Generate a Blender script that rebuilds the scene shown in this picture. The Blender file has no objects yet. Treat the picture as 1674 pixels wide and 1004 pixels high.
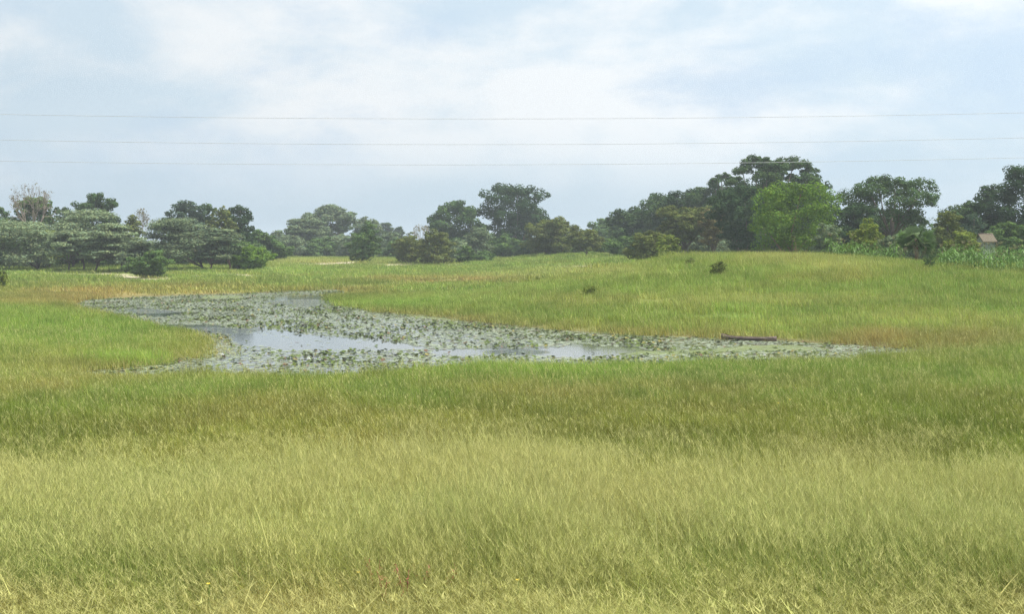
import bpy, math, random
import numpy as np

# ------------------------------------------------------------------ camera, sky, sun
scene = bpy.context.scene
C = scene.collection
CAM_Z, FPX, CX, CY = 5.0, 2300.0, 837.0, 502.0
TILT = -math.atan(97.0 / FPX)
cam = bpy.data.cameras.new('camera'); cam_o = bpy.data.objects.new('camera', cam); C.objects.link(cam_o)
cam_o.location = (0, 0, CAM_Z); cam_o.rotation_euler = (math.pi / 2 + TILT, 0, 0)
cam.sensor_width = 36; cam.lens = 36 * FPX / 1674; cam.clip_start = 0.5; cam.clip_end = 6000
scene.camera = cam_o

SUN_EL, SUN_AZ = math.radians(62), math.radians(100)      # azimuth clockwise from +Y: to the right and a little behind
world = bpy.data.worlds.new('World'); scene.world = world; world.use_nodes = True
nt = world.node_tree; N = nt.nodes; L = nt.links; N.clear()
def nd(t, tree=None, **kw):
    n = (tree or nt).nodes.new(t)
    for k, v in kw.items(): setattr(n, k, v)
    return n
SKY = [(11.6, 2.8, 0), (30.7, 16.0, 0), (33.9, 15.5, 0)]
def build_world():
    out = nd('ShaderNodeOutputWorld'); bg = nd('ShaderNodeBackground'); bg.inputs['Strength'].default_value = 1.0
    sky = nd('ShaderNodeTexSky', sky_type='NISHITA', sun_disc=False, sun_elevation=SUN_EL, sun_rotation=SUN_AZ,
             air_density=1.0, dust_density=2.5, ozone_density=1.2)
    dim = nd('ShaderNodeVectorMath', operation='SCALE'); dim.inputs['Scale'].default_value = 0.06
    L.new(sky.outputs[0], dim.inputs[0])
    tc = nd('ShaderNodeTexCoord'); sp = nd('ShaderNodeSeparateXYZ'); L.new(tc.outputs['Generated'], sp.inputs[0])
    zz = nd('ShaderNodeMath', operation='ADD'); zz.inputs[1].default_value = 0.16
    ab = nd('ShaderNodeMath', operation='MAXIMUM'); ab.inputs[1].default_value = 0.0
    L.new(sp.outputs['Z'], ab.inputs[0]); L.new(ab.outputs[0], zz.inputs[0])
    dx = nd('ShaderNodeMath', operation='DIVIDE'); dy = nd('ShaderNodeMath', operation='DIVIDE')
    L.new(sp.outputs['X'], dx.inputs[0]); L.new(zz.outputs[0], dx.inputs[1])
    L.new(sp.outputs['Y'], dy.inputs[0]); L.new(zz.outputs[0], dy.inputs[1])
    cb = nd('ShaderNodeCombineXYZ'); L.new(dx.outputs[0], cb.inputs[0]); L.new(dy.outputs[0], cb.inputs[1])
    st = nd('ShaderNodeMapping'); st.inputs['Scale'].default_value = (1, 1, 2.4); L.new(tc.outputs['Generated'], st.inputs[0])
    def noise(scale, detail, rough, off, dist=0.0, vec=None):
        mp = nd('ShaderNodeMapping'); mp.inputs['Location'].default_value = off
        n = nd('ShaderNodeTexNoise'); n.inputs['Scale'].default_value = scale; n.inputs['Detail'].default_value = detail
        n.inputs['Roughness'].default_value = rough; n.inputs['Distortion'].default_value = dist
        L.new((vec or cb).outputs[0], mp.inputs[0]); L.new(mp.outputs[0], n.inputs['Vector']); return n.outputs[0]
    def ramp(src, a, b):
        r = nd('ShaderNodeMapRange', interpolation_type='SMOOTHSTEP'); r.inputs[1].default_value = a; r.inputs[2].default_value = b
        L.new(src, r.inputs[0]); return r.outputs[0]
    def times(a, b):
        k = nd('ShaderNodeMath', operation='MULTIPLY'); L.new(a, k.inputs[0]); L.new(b, k.inputs[1]); return k.outputs[0]
    clear = ramp(sp.outputs['Z'], 0.015, 0.095)                                  # clouds dissolve in the haze towards the horizon
    veil = times(ramp(noise(0.30, 3, 0.5, SKY[0]), 0.3, 0.7), clear)             # broad thin veil
    puff = times(ramp(noise(5.5, 9, 0.56, SKY[1], 0.22, st), 0.40, 0.62), clear) # bright cumulus tops
    grey = times(ramp(noise(6.0, 8, 0.56, SKY[2], 0.25, st), 0.47, 0.66), clear)   # shaded cloud bases
    def mix(f, a, b, s=1.0):
        m = nd('ShaderNodeMix', data_type='RGBA'); m.clamp_factor = True
        k = nd('ShaderNodeMath', operation='MULTIPLY'); k.inputs[1].default_value = s
        L.new(f, k.inputs[0]); L.new(k.outputs[0], m.inputs[0])
        if isinstance(a, tuple): m.inputs[6].default_value = a
        else: L.new(a, m.inputs[6])
        if isinstance(b, tuple): m.inputs[7].default_value = b
        else: L.new(b, m.inputs[7])
        return m.outputs[2]
    one = nd('ShaderNodeValue'); one.outputs[0].default_value = 1.0
    base = mix(one.outputs[0], dim.outputs[0], (0.49, 0.61, 0.705, 1), 0.8)    # high thin overcast over the blue
    c = mix(veil, base, (0.58, 0.66, 0.72, 1), 0.6)
    c = mix(puff, c, (0.66, 0.69, 0.71, 1), 0.95)
    c = mix(grey, c, (0.43, 0.535, 0.645, 1), 0.75)
    dp = nd('ShaderNodeVectorMath', operation='DOT_PRODUCT'); L.new(tc.outputs['Generated'], dp.inputs[0])
    dp.inputs[1].default_value = (math.sin(SUN_AZ) * math.cos(SUN_EL), math.cos(SUN_AZ) * math.cos(SUN_EL), math.sin(SUN_EL))
    gl = nd('ShaderNodeMapRange'); gl.inputs[1].default_value = -1; gl.inputs[2].default_value = 1; gl.inputs[3].default_value = 0.47; gl.inputs[4].default_value = 1.32
    L.new(dp.outputs['Value'], gl.inputs[0])                                     # thin cloud is brighter towards the sun
    gs = nd('ShaderNodeVectorMath', operation='SCALE'); L.new(c, gs.inputs[0]); L.new(gl.outputs[0], gs.inputs['Scale']); c = gs.outputs[0]
    L.new(c, bg.inputs['Color']); L.new(bg.outputs[0], out.inputs[0])
build_world()
sun = bpy.data.lights.new('sun', 'SUN'); sun.energy = 4.9; sun.angle = math.radians(3); sun.color = (1.0, 0.95, 0.86)
sun_o = bpy.data.objects.new('sun', sun); C.objects.link(sun_o); sun_o.location = (60, -30, 90)
sun_o.rotation_euler = (math.pi / 2 - SUN_EL, 0, math.pi - SUN_AZ)
vs = scene.view_settings; vs.view_transform = 'Standard'; vs.look = 'None'; vs.exposure = 0.62; vs.gamma = 1.0; vs.use_curve_mapping = False
scene.cycles.max_bounces = 5; scene.cycles.diffuse_bounces = 2; scene.cycles.glossy_bounces = 2
scene.cycles.transmission_bounces = 3; scene.cycles.volume_bounces = 0; scene.cycles.transparent_max_bounces = 4
scene.cycles.use_denoising = True; scene.cycles.denoising_prefilter = 'NONE'; scene.cycles.use_adaptive_sampling = True; scene.cycles.adaptive_threshold = 0.02; scene.cycles.adaptive_min_samples = 24

# ------------------------------------------------------------------ planning helpers
F_ = np.array([0, math.cos(TILT), math.sin(TILT)]); U_ = np.array([0, -math.sin(TILT), math.cos(TILT)])
def at(px, py, d):
    v = F_ + U_ * ((CY - py) / FPX); v = v + np.array([(px - CX) / FPX, 0, 0])
    v = v * (d / v[1]); return np.array([v[0], d, CAM_Z + v[2]])
def proj(x, y, z):
    zc = y * F_[1] + (z - CAM_Z) * F_[2]; yc = y * U_[1] + (z - CAM_Z) * U_[2]
    zc = np.maximum(zc, 0.1)
    return CX + FPX * x / zc, CY - FPX * yc / zc
def on_plane(px, py, z=0.0):
    v = F_ + U_ * ((CY - py) / FPX) + np.array([(px - CX) / FPX, 0, 0])
    t = (z - CAM_Z) / v[2]; return np.array([v[0] * t, v[1] * t])
def S(t): t = np.clip(t, 0, 1); return t * t * (3 - 2 * t)
def vnoise(x, y, seed=0):
    x = np.asarray(x, float); y = np.asarray(y, float)
    xi = np.floor(x).astype(np.int64); yi = np.floor(y).astype(np.int64); fx = S(x - xi); fy = S(y - yi)
    def h(a, b):
        n = (a * 374761393 + b * 668265263 + seed * 144665) & 0x7fffffff
        n = ((n ^ (n >> 13)) * 1274126177) & 0x7fffffff
        return ((n ^ (n >> 16)) & 0xffff) / 65535.0
    return (h(xi, yi) * (1 - fx) + h(xi + 1, yi) * fx) * (1 - fy) + (h(xi, yi + 1) * (1 - fx) + h(xi + 1, yi + 1) * fx) * fy
def fbm(x, y, seed=0):
    return (vnoise(x, y, seed) * 0.5 + vnoise(x * 2.1, y * 2.1, seed + 1) * 0.3 + vnoise(x * 4.3, y * 4.3, seed + 2) * 0.2)

POND_PX = [(95, 498), (150, 490), (220, 486), (320, 482), (400, 480), (455, 477), (520, 475), (560, 473), (595, 472), (565, 478),
    (545, 485), (548, 494), (580, 505), (640, 511), (720, 519), (800, 529), (900, 538), (1000, 546), (1100, 550), (1180, 553),
    (1260, 556), (1340, 561), (1420, 564), (1600, 580), (1530, 594), (1400, 597), (1300, 604), (1200, 608), (1100, 609),
    (1000, 609), (920, 609), (840, 610), (760, 611), (700, 618), (640, 624), (560, 630), (500, 632), (430, 631), (340, 627),
    (250, 632), (190, 632), (100, 622), (150, 606), (220, 600), (270, 592), (318, 582), (336, 573), (330, 560), (300, 550),
    (240, 539), (190, 527), (140, 514)]
PONDS = [np.array([on_plane(*p) for p in POND_PX]),
         np.array([on_plane(*p) for p in [(655, 466), (700, 464), (742, 464), (748, 467), (700, 468), (662, 469)]])]
def poly_sd(P, x, y):
    x = np.asarray(x, float); y = np.asarray(y, float)
    best = np.full(x.shape, 1e9); ins = np.zeros(x.shape, bool); n = len(P)
    for i in range(n):
        ax, ay = P[i]; bx, by = P[(i + 1) % n]; ex, ey = bx - ax, by - ay
        t = np.clip(((x - ax) * ex + (y - ay) * ey) / (ex * ex + ey * ey + 1e-9), 0, 1)
        best = np.minimum(best, (x - ax - t * ex) ** 2 + (y - ay - t * ey) ** 2)
        cr = ((ay > y) != (by > y)) & (x < (bx - ax) * (y - ay) / (by - ay + 1e-12) + ax)
        ins ^= cr
    r = np.sqrt(best); return np.where(ins, -r, r)
def sdist(x, y):
    wob = (fbm(x * 0.5, y * 0.33, 5) - 0.5) * 2.4
    return np.minimum(poly_sd(PONDS[0], x, y), poly_sd(PONDS[1], x, y)) + wob
def T(x, y, sd=None):
    x = np.asarray(x, float); y = np.asarray(y, float)
    if sd is None: sd = sdist(x, y)
    pos = np.maximum(sd, 0); neg = np.minimum(sd, 0)
    z = 0.28 * (1 - np.exp(-pos / 1.2)) - 0.7 * (1 - np.exp(neg / 2.0))
    land = S(sd / 6)
    z = z + 0.3 * S((52 - y) / 26) * land
    hill = 3.78 * S((x + 8) / 30) * S((y - 71) / 43) * (1 - 0.55 * S((y - 130) / 70)) * (1 - 0.20 * S((x - 25) / 11))
    hill = hill * (1 - 0.5 * S((x - 45) / 60))
    z = z + hill * S(sd / 9)
    z = z + 2.0 * S((y - 170) / 150) * land
    amp = 0.22 + 0.95 * S((y - 80) / 60) * S((x + 5) / 25)
    z = z + amp * (fbm(x / 8.0, y / 9.0, 11) - 0.5) * land
    z = z + 0.1 * (vnoise(x / 1.7, y / 2.3, 21) - 0.5) * land
    return z
def T1(x, y): return float(T(np.array([x]), np.array([y]))[0])
def hit(px, py, d0=15.0, d1=500.0):
    ds = d0 * (d1 / d0) ** np.linspace(0, 1, 1500)
    v = F_ + U_ * ((CY - py) / FPX) + np.array([(px - CX) / FPX, 0, 0])
    xs = v[0] / v[1] * ds; zs = CAM_Z + v[2] / v[1] * ds
    below = np.nonzero(zs <= np.maximum(T(xs, ds), 0.0))[0]
    i = below[0] if len(below) else len(ds) - 1
    return np.array([xs[i], ds[i], max(T1(xs[i], ds[i]), 0.0)])

# ------------------------------------------------------------------ mesh helpers
def mesh_np(name, V, Fc, mat=None, attrs=None, smooth=False):
    V = np.asarray(V, np.float32); Fc = np.asarray(Fc, np.int32); k = Fc.shape[1]
    me = bpy.data.meshes.new(name)
    me.vertices.add(len(V)); me.vertices.foreach_set('co', V.ravel())
    me.loops.add(Fc.size); me.loops.foreach_set('vertex_index', Fc.ravel())
    me.polygons.add(len(Fc)); me.polygons.foreach_set('loop_start', np.arange(0, Fc.size, k, dtype=np.int32))
    if smooth: me.polygons.foreach_set('use_smooth', np.ones(len(Fc), bool))
    for an, (ty, dat) in (attrs or {}).items():
        a = me.attributes.new(an, ty, 'POINT')
        a.data.foreach_set({'FLOAT': 'value', 'FLOAT_COLOR': 'color', 'FLOAT_VECTOR': 'vector'}[ty], np.asarray(dat, np.float32).ravel())
    if mat: me.materials.append(mat)
    me.update(calc_edges=True); me.validate()
    return me
def link(name, me, parent=None, loc=None):
    o = bpy.data.objects.new(name, me); C.objects.link(o)
    if parent: o.parent = parent
    if loc is not None: o.location = tuple(float(v) for v in loc)
    return o
def tag(o, label, cat, group=None, kind=None):
    o['label'] = label
    if cat: o['category'] = cat
    if group: o['group'] = group
    if kind: o['kind'] = kind
    return o
def thing(name, label, cat, loc, group=None, rz=0.0):
    o = link(name, None, None, loc); o.rotation_euler = (0, 0, rz); o.empty_display_size = 0.3
    return tag(o, label, cat, group)
class MB:
    def __init__(s): s.v = []; s.f = []; s.n = 0
    def add(s, V, Fc): s.v.append(np.asarray(V, float)); s.f += [tuple(i + s.n for i in q) for q in Fc]; s.n += len(V)
    def tube(s, pts, rads, sides=6):
        pts = np.asarray(pts, float); V = []; Fc = []
        for i, p in enumerate(pts):
            t = pts[min(i + 1, len(pts) - 1)] - pts[max(i - 1, 0)]; t = t / (np.linalg.norm(t) + 1e-9)
            a = np.cross(t, [0.3, 1, 0.1] if abs(t[2]) > 0.8 else [0, 0, 1]); a /= np.linalg.norm(a); b = np.cross(t, a)
            for k in range(sides):
                an = 2 * math.pi * k / sides; V.append(p + rads[i] * (math.cos(an) * a + math.sin(an) * b))
        for i in range(len(pts) - 1):
            for k in range(sides):
                k2 = (k + 1) % sides; Fc.append((i * sides + k, i * sides + k2, (i + 1) * sides + k2, (i + 1) * sides + k))
        Fc.append(tuple(range(sides))[::-1]); Fc.append(tuple((len(pts) - 1) * sides + k for k in range(sides)))
        s.add(V, Fc)
    def mesh(s, name, mat=None, smooth=True):
        me = bpy.data.meshes.new(name); V = np.concatenate(s.v) if s.v else np.zeros((0, 3))
        me.from_pydata([tuple(v) for v in V], [], s.f)
        if mat: me.materials.append(mat)
        if smooth: me.polygons.foreach_set('use_smooth', np.ones(len(me.polygons), bool))
        me.update(); return me

# ------------------------------------------------------------------ materials
def newmat(name):
    m = bpy.data.materials.new(name); m.use_nodes = True; m.node_tree.nodes.clear(); return m
def leafy(name, color_from, transl=0.3, var_attr=None, gloss=0.0, grough=0.4):
    m = newmat(name); t = m.node_tree; l = t.links
    out = nd('ShaderNodeOutputMaterial', t)
    if color_from == 'OBJECT':
        src = nd('ShaderNodeObjectInfo', t).outputs['Color']
    elif isinstance(color_from, tuple):
        r = nd('ShaderNodeRGB', t); r.outputs[0].default_value = (*color_from, 1); src = r.outputs[0]
    else:
        a = nd('ShaderNodeAttribute', t, attribute_type='INSTANCER', attribute_name=color_from); src = a.outputs['Color']
    if var_attr:
        a = nd('ShaderNodeAttribute', t, attribute_type='GEOMETRY', attribute_name=var_attr)
        m2 = nd('ShaderNodeMix', t, data_type='RGBA', blend_type='MULTIPLY'); m2.inputs[0].default_value = 1.0
        l.new(src, m2.inputs[6]); l.new(a.outputs['Color'], m2.inputs[7]); src = m2.outputs[2]
    if color_from != 'OBJECT' and var_attr == 'blade':
        a = nd('ShaderNodeAttribute', t, attribute_type='GEOMETRY', attribute_name='straw')
        m2 = nd('ShaderNodeMix', t, data_type='RGBA'); m2.inputs[7].default_value = (0.485, 0.470, 0.190, 1)
        l.new(a.outputs['Fac'], m2.inputs[0]); l.new(src, m2.inputs[6]); src = m2.outputs[2]
    df = nd('ShaderNodeBsdfDiffuse', t); tr = nd('ShaderNodeBsdfTranslucent', t); mx = nd('ShaderNodeMixShader', t)
    mx.inputs[0].default_value = transl
    l.new(src, df.inputs[0]); l.new(src, tr.inputs[0]); l.new(df.outputs[0], mx.inputs[1]); l.new(tr.outputs[0], mx.inputs[2])
    fin = mx.outputs[0]
    if gloss > 0:
        gl = nd('ShaderNodeBsdfGlossy', t); gl.inputs['Roughness'].default_value = grough
        fr = nd('ShaderNodeFresnel', t); fr.inputs[0].default_value = 1.4
        k = nd('ShaderNodeMath', t, operation='MULTIPLY'); k.inputs[1].default_value = gloss; l.new(fr.outputs[0], k.inputs[0])
        m3 = nd('ShaderNodeMixShader', t); l.new(k.outputs[0], m3.inputs[0]); l.new(fin, m3.inputs[1]); l.new(gl.outputs[0], m3.inputs[2]); fin = m3.outputs[0]
    l.new(fin, out.inputs[0]); return m
M_LEAF = leafy('tree_leaves', 'OBJECT', 0.28, 'lv')
M_GRASS = leafy('grass_blades', 'tint', 0.28, 'blade')
M_PAD = leafy('lily_leaf', 'tint', 0.15, None, 0.5, 0.3)
M_PAD_OBJ = leafy('lily_leaf_single', 'OBJECT', 0.15, None, 0.5, 0.3)
M_PLANT = leafy('plant_leaves', 'OBJECT', 0.3, None, 0.03, 0.5)
def rough_mat(name, c1, c2, scale=8.0, stretch=(1, 1, 1), bump=0.4, rough=0.85):
    m = newmat(name); t = m.node_tree; l = t.links
    out = nd('ShaderNodeOutputMaterial', t); p = nd('ShaderNodeBsdfPrincipled', t); p.inputs['Roughness'].default_value = rough
    p.inputs['Specular IOR Level'].default_value = 0.25
    tc = nd('ShaderNodeTexCoord', t); mp = nd('ShaderNodeMapping', t); mp.inputs['Scale'].default_value = stretch
    n = nd('ShaderNodeTexNoise', t); n.inputs['Scale'].default_value = scale; n.inputs['Detail'].default_value = 6
    l.new(tc.outputs['Object'], mp.inputs[0]); l.new(mp.outputs[0], n.inputs['Vector'])
    r = nd('ShaderNodeValToRGB', t); r.color_ramp.elements[0].position = 0.3; r.color_ramp.elements[1].position = 0.7
    r.color_ramp.elements[0].color = (*c1, 1); r.color_ramp.elements[1].color = (*c2, 1)
    l.new(n.outputs[0], r.inputs[0]); l.new(r.outputs[0], p.inputs['Base Color'])
    b = nd('ShaderNodeBump', t); b.inputs['Strength'].default_value = bump; b.inputs['Distance'].default_value = 0.05
    l.new(n.outputs[0], b.inputs['Height']); l.new(b.outputs[0], p.inputs['Normal']); l.new(p.outputs[0], out.inputs[0]); return m
M_BARK = rough_mat('bark', (0.06, 0.045, 0.035), (0.16, 0.13, 0.10), 6, (3, 3, 0.6))
M_BARK_RED = rough_mat('reddish_bark', (0.10, 0.05, 0.035), (0.24, 0.14, 0.10), 6, (3, 3, 0.6))
M_TWIG = rough_mat('grey_brown_twigs', (0.15, 0.12, 0.09), (0.28, 0.23, 0.19), 10)
M_WOOD = rough_mat('weathered_wood', (0.12, 0.09, 0.08), (0.27, 0.205, 0.18), 5, (0.4, 4, 4), 0.5)
M_THATCH = rough_mat('thatch', (0.075, 0.065, 0.045), (0.15, 0.125, 0.085), 14, (6, 1, 1), 0.6)
M_MUD = rough_mat('grey_mud_wall', (0.13, 0.15, 0.12), (0.24, 0.26, 0.22), 7)
def flat_mat(name, c, rough=0.6):
    m = newmat(name); t = m.node_tree; out = nd('ShaderNodeOutputMaterial', t); p = nd('ShaderNodeBsdfPrincipled', t)
    p.inputs['Base Color'].default_value = (*c, 1); p.inputs['Roughness'].default_value = rough; t.links.new(p.outputs[0], out.inputs[0]); return m
M_WIRE = flat_mat('aluminium_wire', (0.45, 0.46, 0.48), 0.6)
M_WHITE = flat_mat('white_petal', (0.8, 0.8, 0.78)); M_YEL = flat_mat('yellow_petal', (0.75, 0.55, 0.04)); M_RED = flat_mat('red_leaf', (0.28, 0.08, 0.05))

def ground_mat():
    m = newmat('meadow_soil'); t = m.node_tree; l = t.links
    out = nd('ShaderNodeOutputMaterial', t); p = nd('ShaderNodeBsdfPrincipled', t); p.inputs['Roughness'].default_value = 0.95
    p.inputs['Specular IOR Level'].default_value = 0.1
    a = nd('ShaderNodeAttribute', t, attribute_type='GEOMETRY', attribute_name='soil')
    tc = nd('ShaderNodeTexCoord', t); n = nd('ShaderNodeTexNoise', t); n.inputs['Scale'].default_value = 1.3; n.inputs['Detail'].default_value = 8
    n.inputs['Roughness'].default_value = 0.65
    l.new(tc.outputs['Object'], n.inputs['Vector'])
    mr = nd('ShaderNodeMapRange', t); mr.inputs[1].default_value = 0.25; mr.inputs[2].default_value = 0.75; mr.inputs[3].default_value = 0.7; mr.inputs[4].default_value = 1.3
    l.new(n.outputs[0], mr.inputs[0])
    sc = nd('ShaderNodeVectorMath', t, operation='SCALE'); l.new(a.outputs['Color'], sc.inputs[0]); l.new(mr.outputs[0], sc.inputs['Scale'])
    l.new(sc.outputs[0], p.inputs['Base Color'])
    b = nd('ShaderNodeBump', t); b.inputs['Strength'].default_value = 0.6; b.inputs['Distance'].default_value = 0.15
    l.new(n.outputs[0], b.inputs['Height']); l.new(b.outputs[0], p.inputs['Normal']); l.new(p.outputs[0], out.inputs[0]); return m
M_GROUND = ground_mat()
RIPPLES = [on_plane(330, 541), on_plane(845, 576), on_plane(480, 496), on_plane(240, 509)]
def water_mat():
    m = newmat('pond_water'); t = m.node_tree; l = t.links
    out = nd('ShaderNodeOutputMaterial', t); p = nd('ShaderNodeBsdfPrincipled', t)
    p.inputs['Base Color'].default_value = (0.035, 0.045, 0.035, 1); p.inputs['Roughness'].default_value = 0.06; p.inputs['IOR'].default_value = 1.33
    tc = nd('ShaderNodeTexCoord', t)
    n = nd('ShaderNodeTexNoise', t); n.inputs['Scale'].default_value = 2.2; n.inputs['Detail'].default_value = 3
    mp = nd('ShaderNodeMapping', t); mp.inputs['Scale'].default_value = (0.6, 1.6, 1); l.new(tc.outputs['Object'], mp.inputs[0]); l.new(mp.outputs[0], n.inputs['Vector'])
    tot = None
    for (x, y), (rx, ry) in zip(RIPPLES, [(3.4, 3.6), (1.5, 1.7), (3.2, 9.0), (3.0, 4.0)]):
        mp = nd('ShaderNodeMapping', t, vector_type='POINT'); mp.inputs['Location'].default_value = (-x / rx, -y / ry, 0); mp.inputs['Scale'].default_value = (1 / rx, 1 / ry, 1)
        l.new(tc.outputs['Object'], mp.inputs[0]); ln = nd('ShaderNodeVectorMath', t, operation='LENGTH'); l.new(mp.outputs[0], ln.inputs[0])
        mr = nd('ShaderNodeMapRange', t, interpolation_type='SMOOTHSTEP'); mr.inputs[1].default_value = 1.15; mr.inputs[2].default_value = 0.75
        l.new(ln.outputs['Value'], mr.inputs[0])
        if tot is None: tot = mr.outputs[0]
        else:
            mx = nd('ShaderNodeMath', t, operation='MAXIMUM'); l.new(tot, mx.inputs[0]); l.new(mr.outputs[0], mx.inputs[1]); tot = mx.outputs[0]
    st = nd('ShaderNodeMapRange', t); st.inputs[3].default_value = 0.02; st.inputs[4].default_value = 0.9; l.new(tot, st.inputs[0])
    b = nd('ShaderNodeBump', t); b.inputs['Distance'].default_value = 0.12; l.new(n.outputs[0], b.inputs['Height']); l.new(st.outputs[0], b.inputs['Strength'])
    l.new(b.outputs[0], p.inputs['Normal']); l.new(p.outputs[0], out.inputs[0]); return m
M_WATER = water_mat()

# ------------------------------------------------------------------ ground colour plan (what grows where)
GREEN = np.array([0.178, 0.262, 0.054]); BRIGHT = np.array([0.232, 0.322, 0.068]); STRAW = np.array([0.385, 0.388, 0.128])
OLIVE = np.array([0.205, 0.230, 0.056]); RED = np.array([0.315, 0.215, 0.085]); DEEP = np.array([0.182, 0.238, 0.040]); SAND = np.array([0.42, 0.355, 0.265])
PINK = np.array([0.36, 0.24, 0.16])
SANDS = [[(185, 456), (215, 451), (250, 453), (300, 457), (262, 459), (200, 459)], [(60, 446), (105, 445), (165, 450), (110, 452)],
    [(150, 447), (190, 447), (240, 453), (190, 455)], [(350, 447), (385, 446), (432, 451), (400, 453), (368, 451)], [(300, 450), (340, 450), (350, 453), (310, 453)],
    [(476, 432), (520, 429), (600, 429), (590, 433), (500, 434)], [(608, 434), (640, 431), (690, 431), (680, 435), (620, 437)],
    [(690, 436), (730, 432), (750, 432), (735, 435), (700, 438)], [(905, 437), (960, 434), (1010, 434), (1000, 439), (930, 440)], [(442, 441), (470, 443), (466, 445), (444, 443)]]
def gauss(px, py, cx, cy, rx, ry): return np.exp(-(((px - cx) / rx) ** 2 + ((py - cy) / ry) ** 2))
def plan(x, y, z=None):
    """colour of the growth, its height factor and the bare-sand amount at ground points"""
    sd = sdist(x, y)
    if z is None: z = T(x, y, sd)
    px, py = proj(x, y, z)
    n1 = fbm(x / 6.0, y / 10.0, 31); n2 = fbm(x / 2.2, y / 3.5, 41); n3 = fbm(x / 16.0, y / 26.0, 51)
    def mix(c, col, w): w = np.clip(w, 0, 1)[:, None]; return c * (1 - w) + col * w
    c = np.tile(GREEN, (len(x), 1)); h = np.ones(len(x))
    c = mix(c, BRIGHT, S((n1 - 0.35) / 0.3)); c = mix(c, OLIVE, 0.7 * S((n2 - 0.52) / 0.2))
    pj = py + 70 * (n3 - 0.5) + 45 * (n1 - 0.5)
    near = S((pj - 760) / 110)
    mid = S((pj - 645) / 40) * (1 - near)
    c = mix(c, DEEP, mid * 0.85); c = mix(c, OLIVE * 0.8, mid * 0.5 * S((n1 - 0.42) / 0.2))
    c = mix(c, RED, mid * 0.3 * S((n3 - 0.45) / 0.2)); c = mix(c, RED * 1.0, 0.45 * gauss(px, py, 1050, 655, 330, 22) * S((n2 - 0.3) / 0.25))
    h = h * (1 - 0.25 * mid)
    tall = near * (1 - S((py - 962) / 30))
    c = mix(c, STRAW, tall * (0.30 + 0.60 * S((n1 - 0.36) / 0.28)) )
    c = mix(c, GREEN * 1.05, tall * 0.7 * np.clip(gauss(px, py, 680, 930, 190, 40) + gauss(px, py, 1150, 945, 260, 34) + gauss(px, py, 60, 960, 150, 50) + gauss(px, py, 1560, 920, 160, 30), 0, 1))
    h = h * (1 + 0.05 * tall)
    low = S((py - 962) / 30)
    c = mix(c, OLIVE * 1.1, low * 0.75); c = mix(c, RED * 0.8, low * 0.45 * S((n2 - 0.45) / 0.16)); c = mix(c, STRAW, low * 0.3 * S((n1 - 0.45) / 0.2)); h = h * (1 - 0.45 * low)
    # russet fringes along the water and wet hollows
    fr = np.exp(-np.maximum(sd, 0) / 1.6) * (py < 640)
    c = mix(c, RED, 0.55 * fr * S((n3 - 0.3) / 0.3))
    for (a, b, ra, rb, w) in [(160, 480, 170, 12, 0.85), (60, 495, 110, 9, 0.7), (600, 478, 70, 9, 0.7), (760, 459, 160, 6, 0.85), (1580, 556, 110, 16, 0.75), (300, 553, 70, 12, 0.6),
                              (1430, 556, 60, 9, 0.7), (130, 605, 110, 26, 0.55), (840, 600, 130, 7, 0.8), (350, 470, 90, 6, 0.5), (1370, 455, 70, 10, 0.45), (60, 640, 90, 20, 0.5)]:
        c = mix(c, RED, w * gauss(px, py, a, b, ra, rb) * (0.5 + 0.6 * n2))
    for (a, b, ra, rb, w) in [(1290, 425, 120, 12, 0.75), (1000, 446, 100, 9, 0.7), (1380, 440, 70, 12, 0.6), (1250, 492, 330, 7, 0.5), (1500, 525, 260, 9, 0.45), (820, 452, 90, 5, 0.5), (520, 428, 120, 5, 0.6), (1100, 497, 160, 6, 0.4)]:
        c = mix(c, STRAW, w * gauss(px, py, a, b, ra, rb))
    for (a, b, ra, rb, w) in [(200, 545, 130, 28, 0.8), (190, 590, 90, 10, 0.9), (650, 500, 110, 8, 0.8), (700, 474, 60, 4, 0.8), (40, 540, 60, 30, 0.7), (900, 610, 500, 14, 0.7), (60, 620, 60, 15, 0.4)]:
        c = mix(c, BRIGHT * np.array([0.95, 1.08, 0.9]), w * gauss(px, py, a, b, ra, rb))
    c = c * (0.72 + 0.56 * n2)[:, None] * (0.82 + 0.36 * n3)[:, None]
    h = h * (0.55 + 0.55 * n1 + 0.40 * n2)
    sand = np.zeros(len(x))
    sel = (y > 120) & (y < 420)
    if sel.any():
        for P in SANDS:
            s = poly_sd(np.array(P, float) * np.array([1, 6.0]), px[sel], py[sel] * 6.0)
            s = s + (n2[sel] - 0.5) * 60
            sand[sel] = np.maximum(sand[sel], 0.9 * (1 - S((s + 9) / 16)))
    return c, h, sand, sd, px, py

# ------------------------------------------------------------------ ground sheet and water
def axis(segs):
    out = [segs[0][0]]
    for a, b, s in segs:
        n = max(1, int(round((b - a) / s))); out += list(a + (b - a) * (np.arange(n) + 1) / n)
    return np.array(out)
ys = np.concatenate([axis([(-60, 14, 6), (14, 45, 0.7), (45, 100, 0.45), (100, 200, 0.9), (200, 340, 1.8), (340, 500, 6)]), 500 * (1400 / 500) ** (np.arange(1, 16) / 15)])
xs = np.concatenate([-(70 * (1300 / 70) ** (np.arange(1, 34) / 33))[::-1], axis([(-70, -45, 1.2), (-45, 45, 0.5), (45, 70, 1.2)]), 70 * (1300 / 70) ** (np.arange(1, 34) / 33)])
gx, gy = np.meshgrid(xs, ys); gx = gx.ravel(); gy = gy.ravel(); gz = T(gx, gy)
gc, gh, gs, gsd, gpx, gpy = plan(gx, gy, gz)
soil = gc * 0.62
MUD = np.array([0.10, 0.085, 0.055]); w = (np.exp(-np.abs(gsd) / 0.8) * 0.7)[:, None]; soil = soil * (1 - w) + MUD * w
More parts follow.
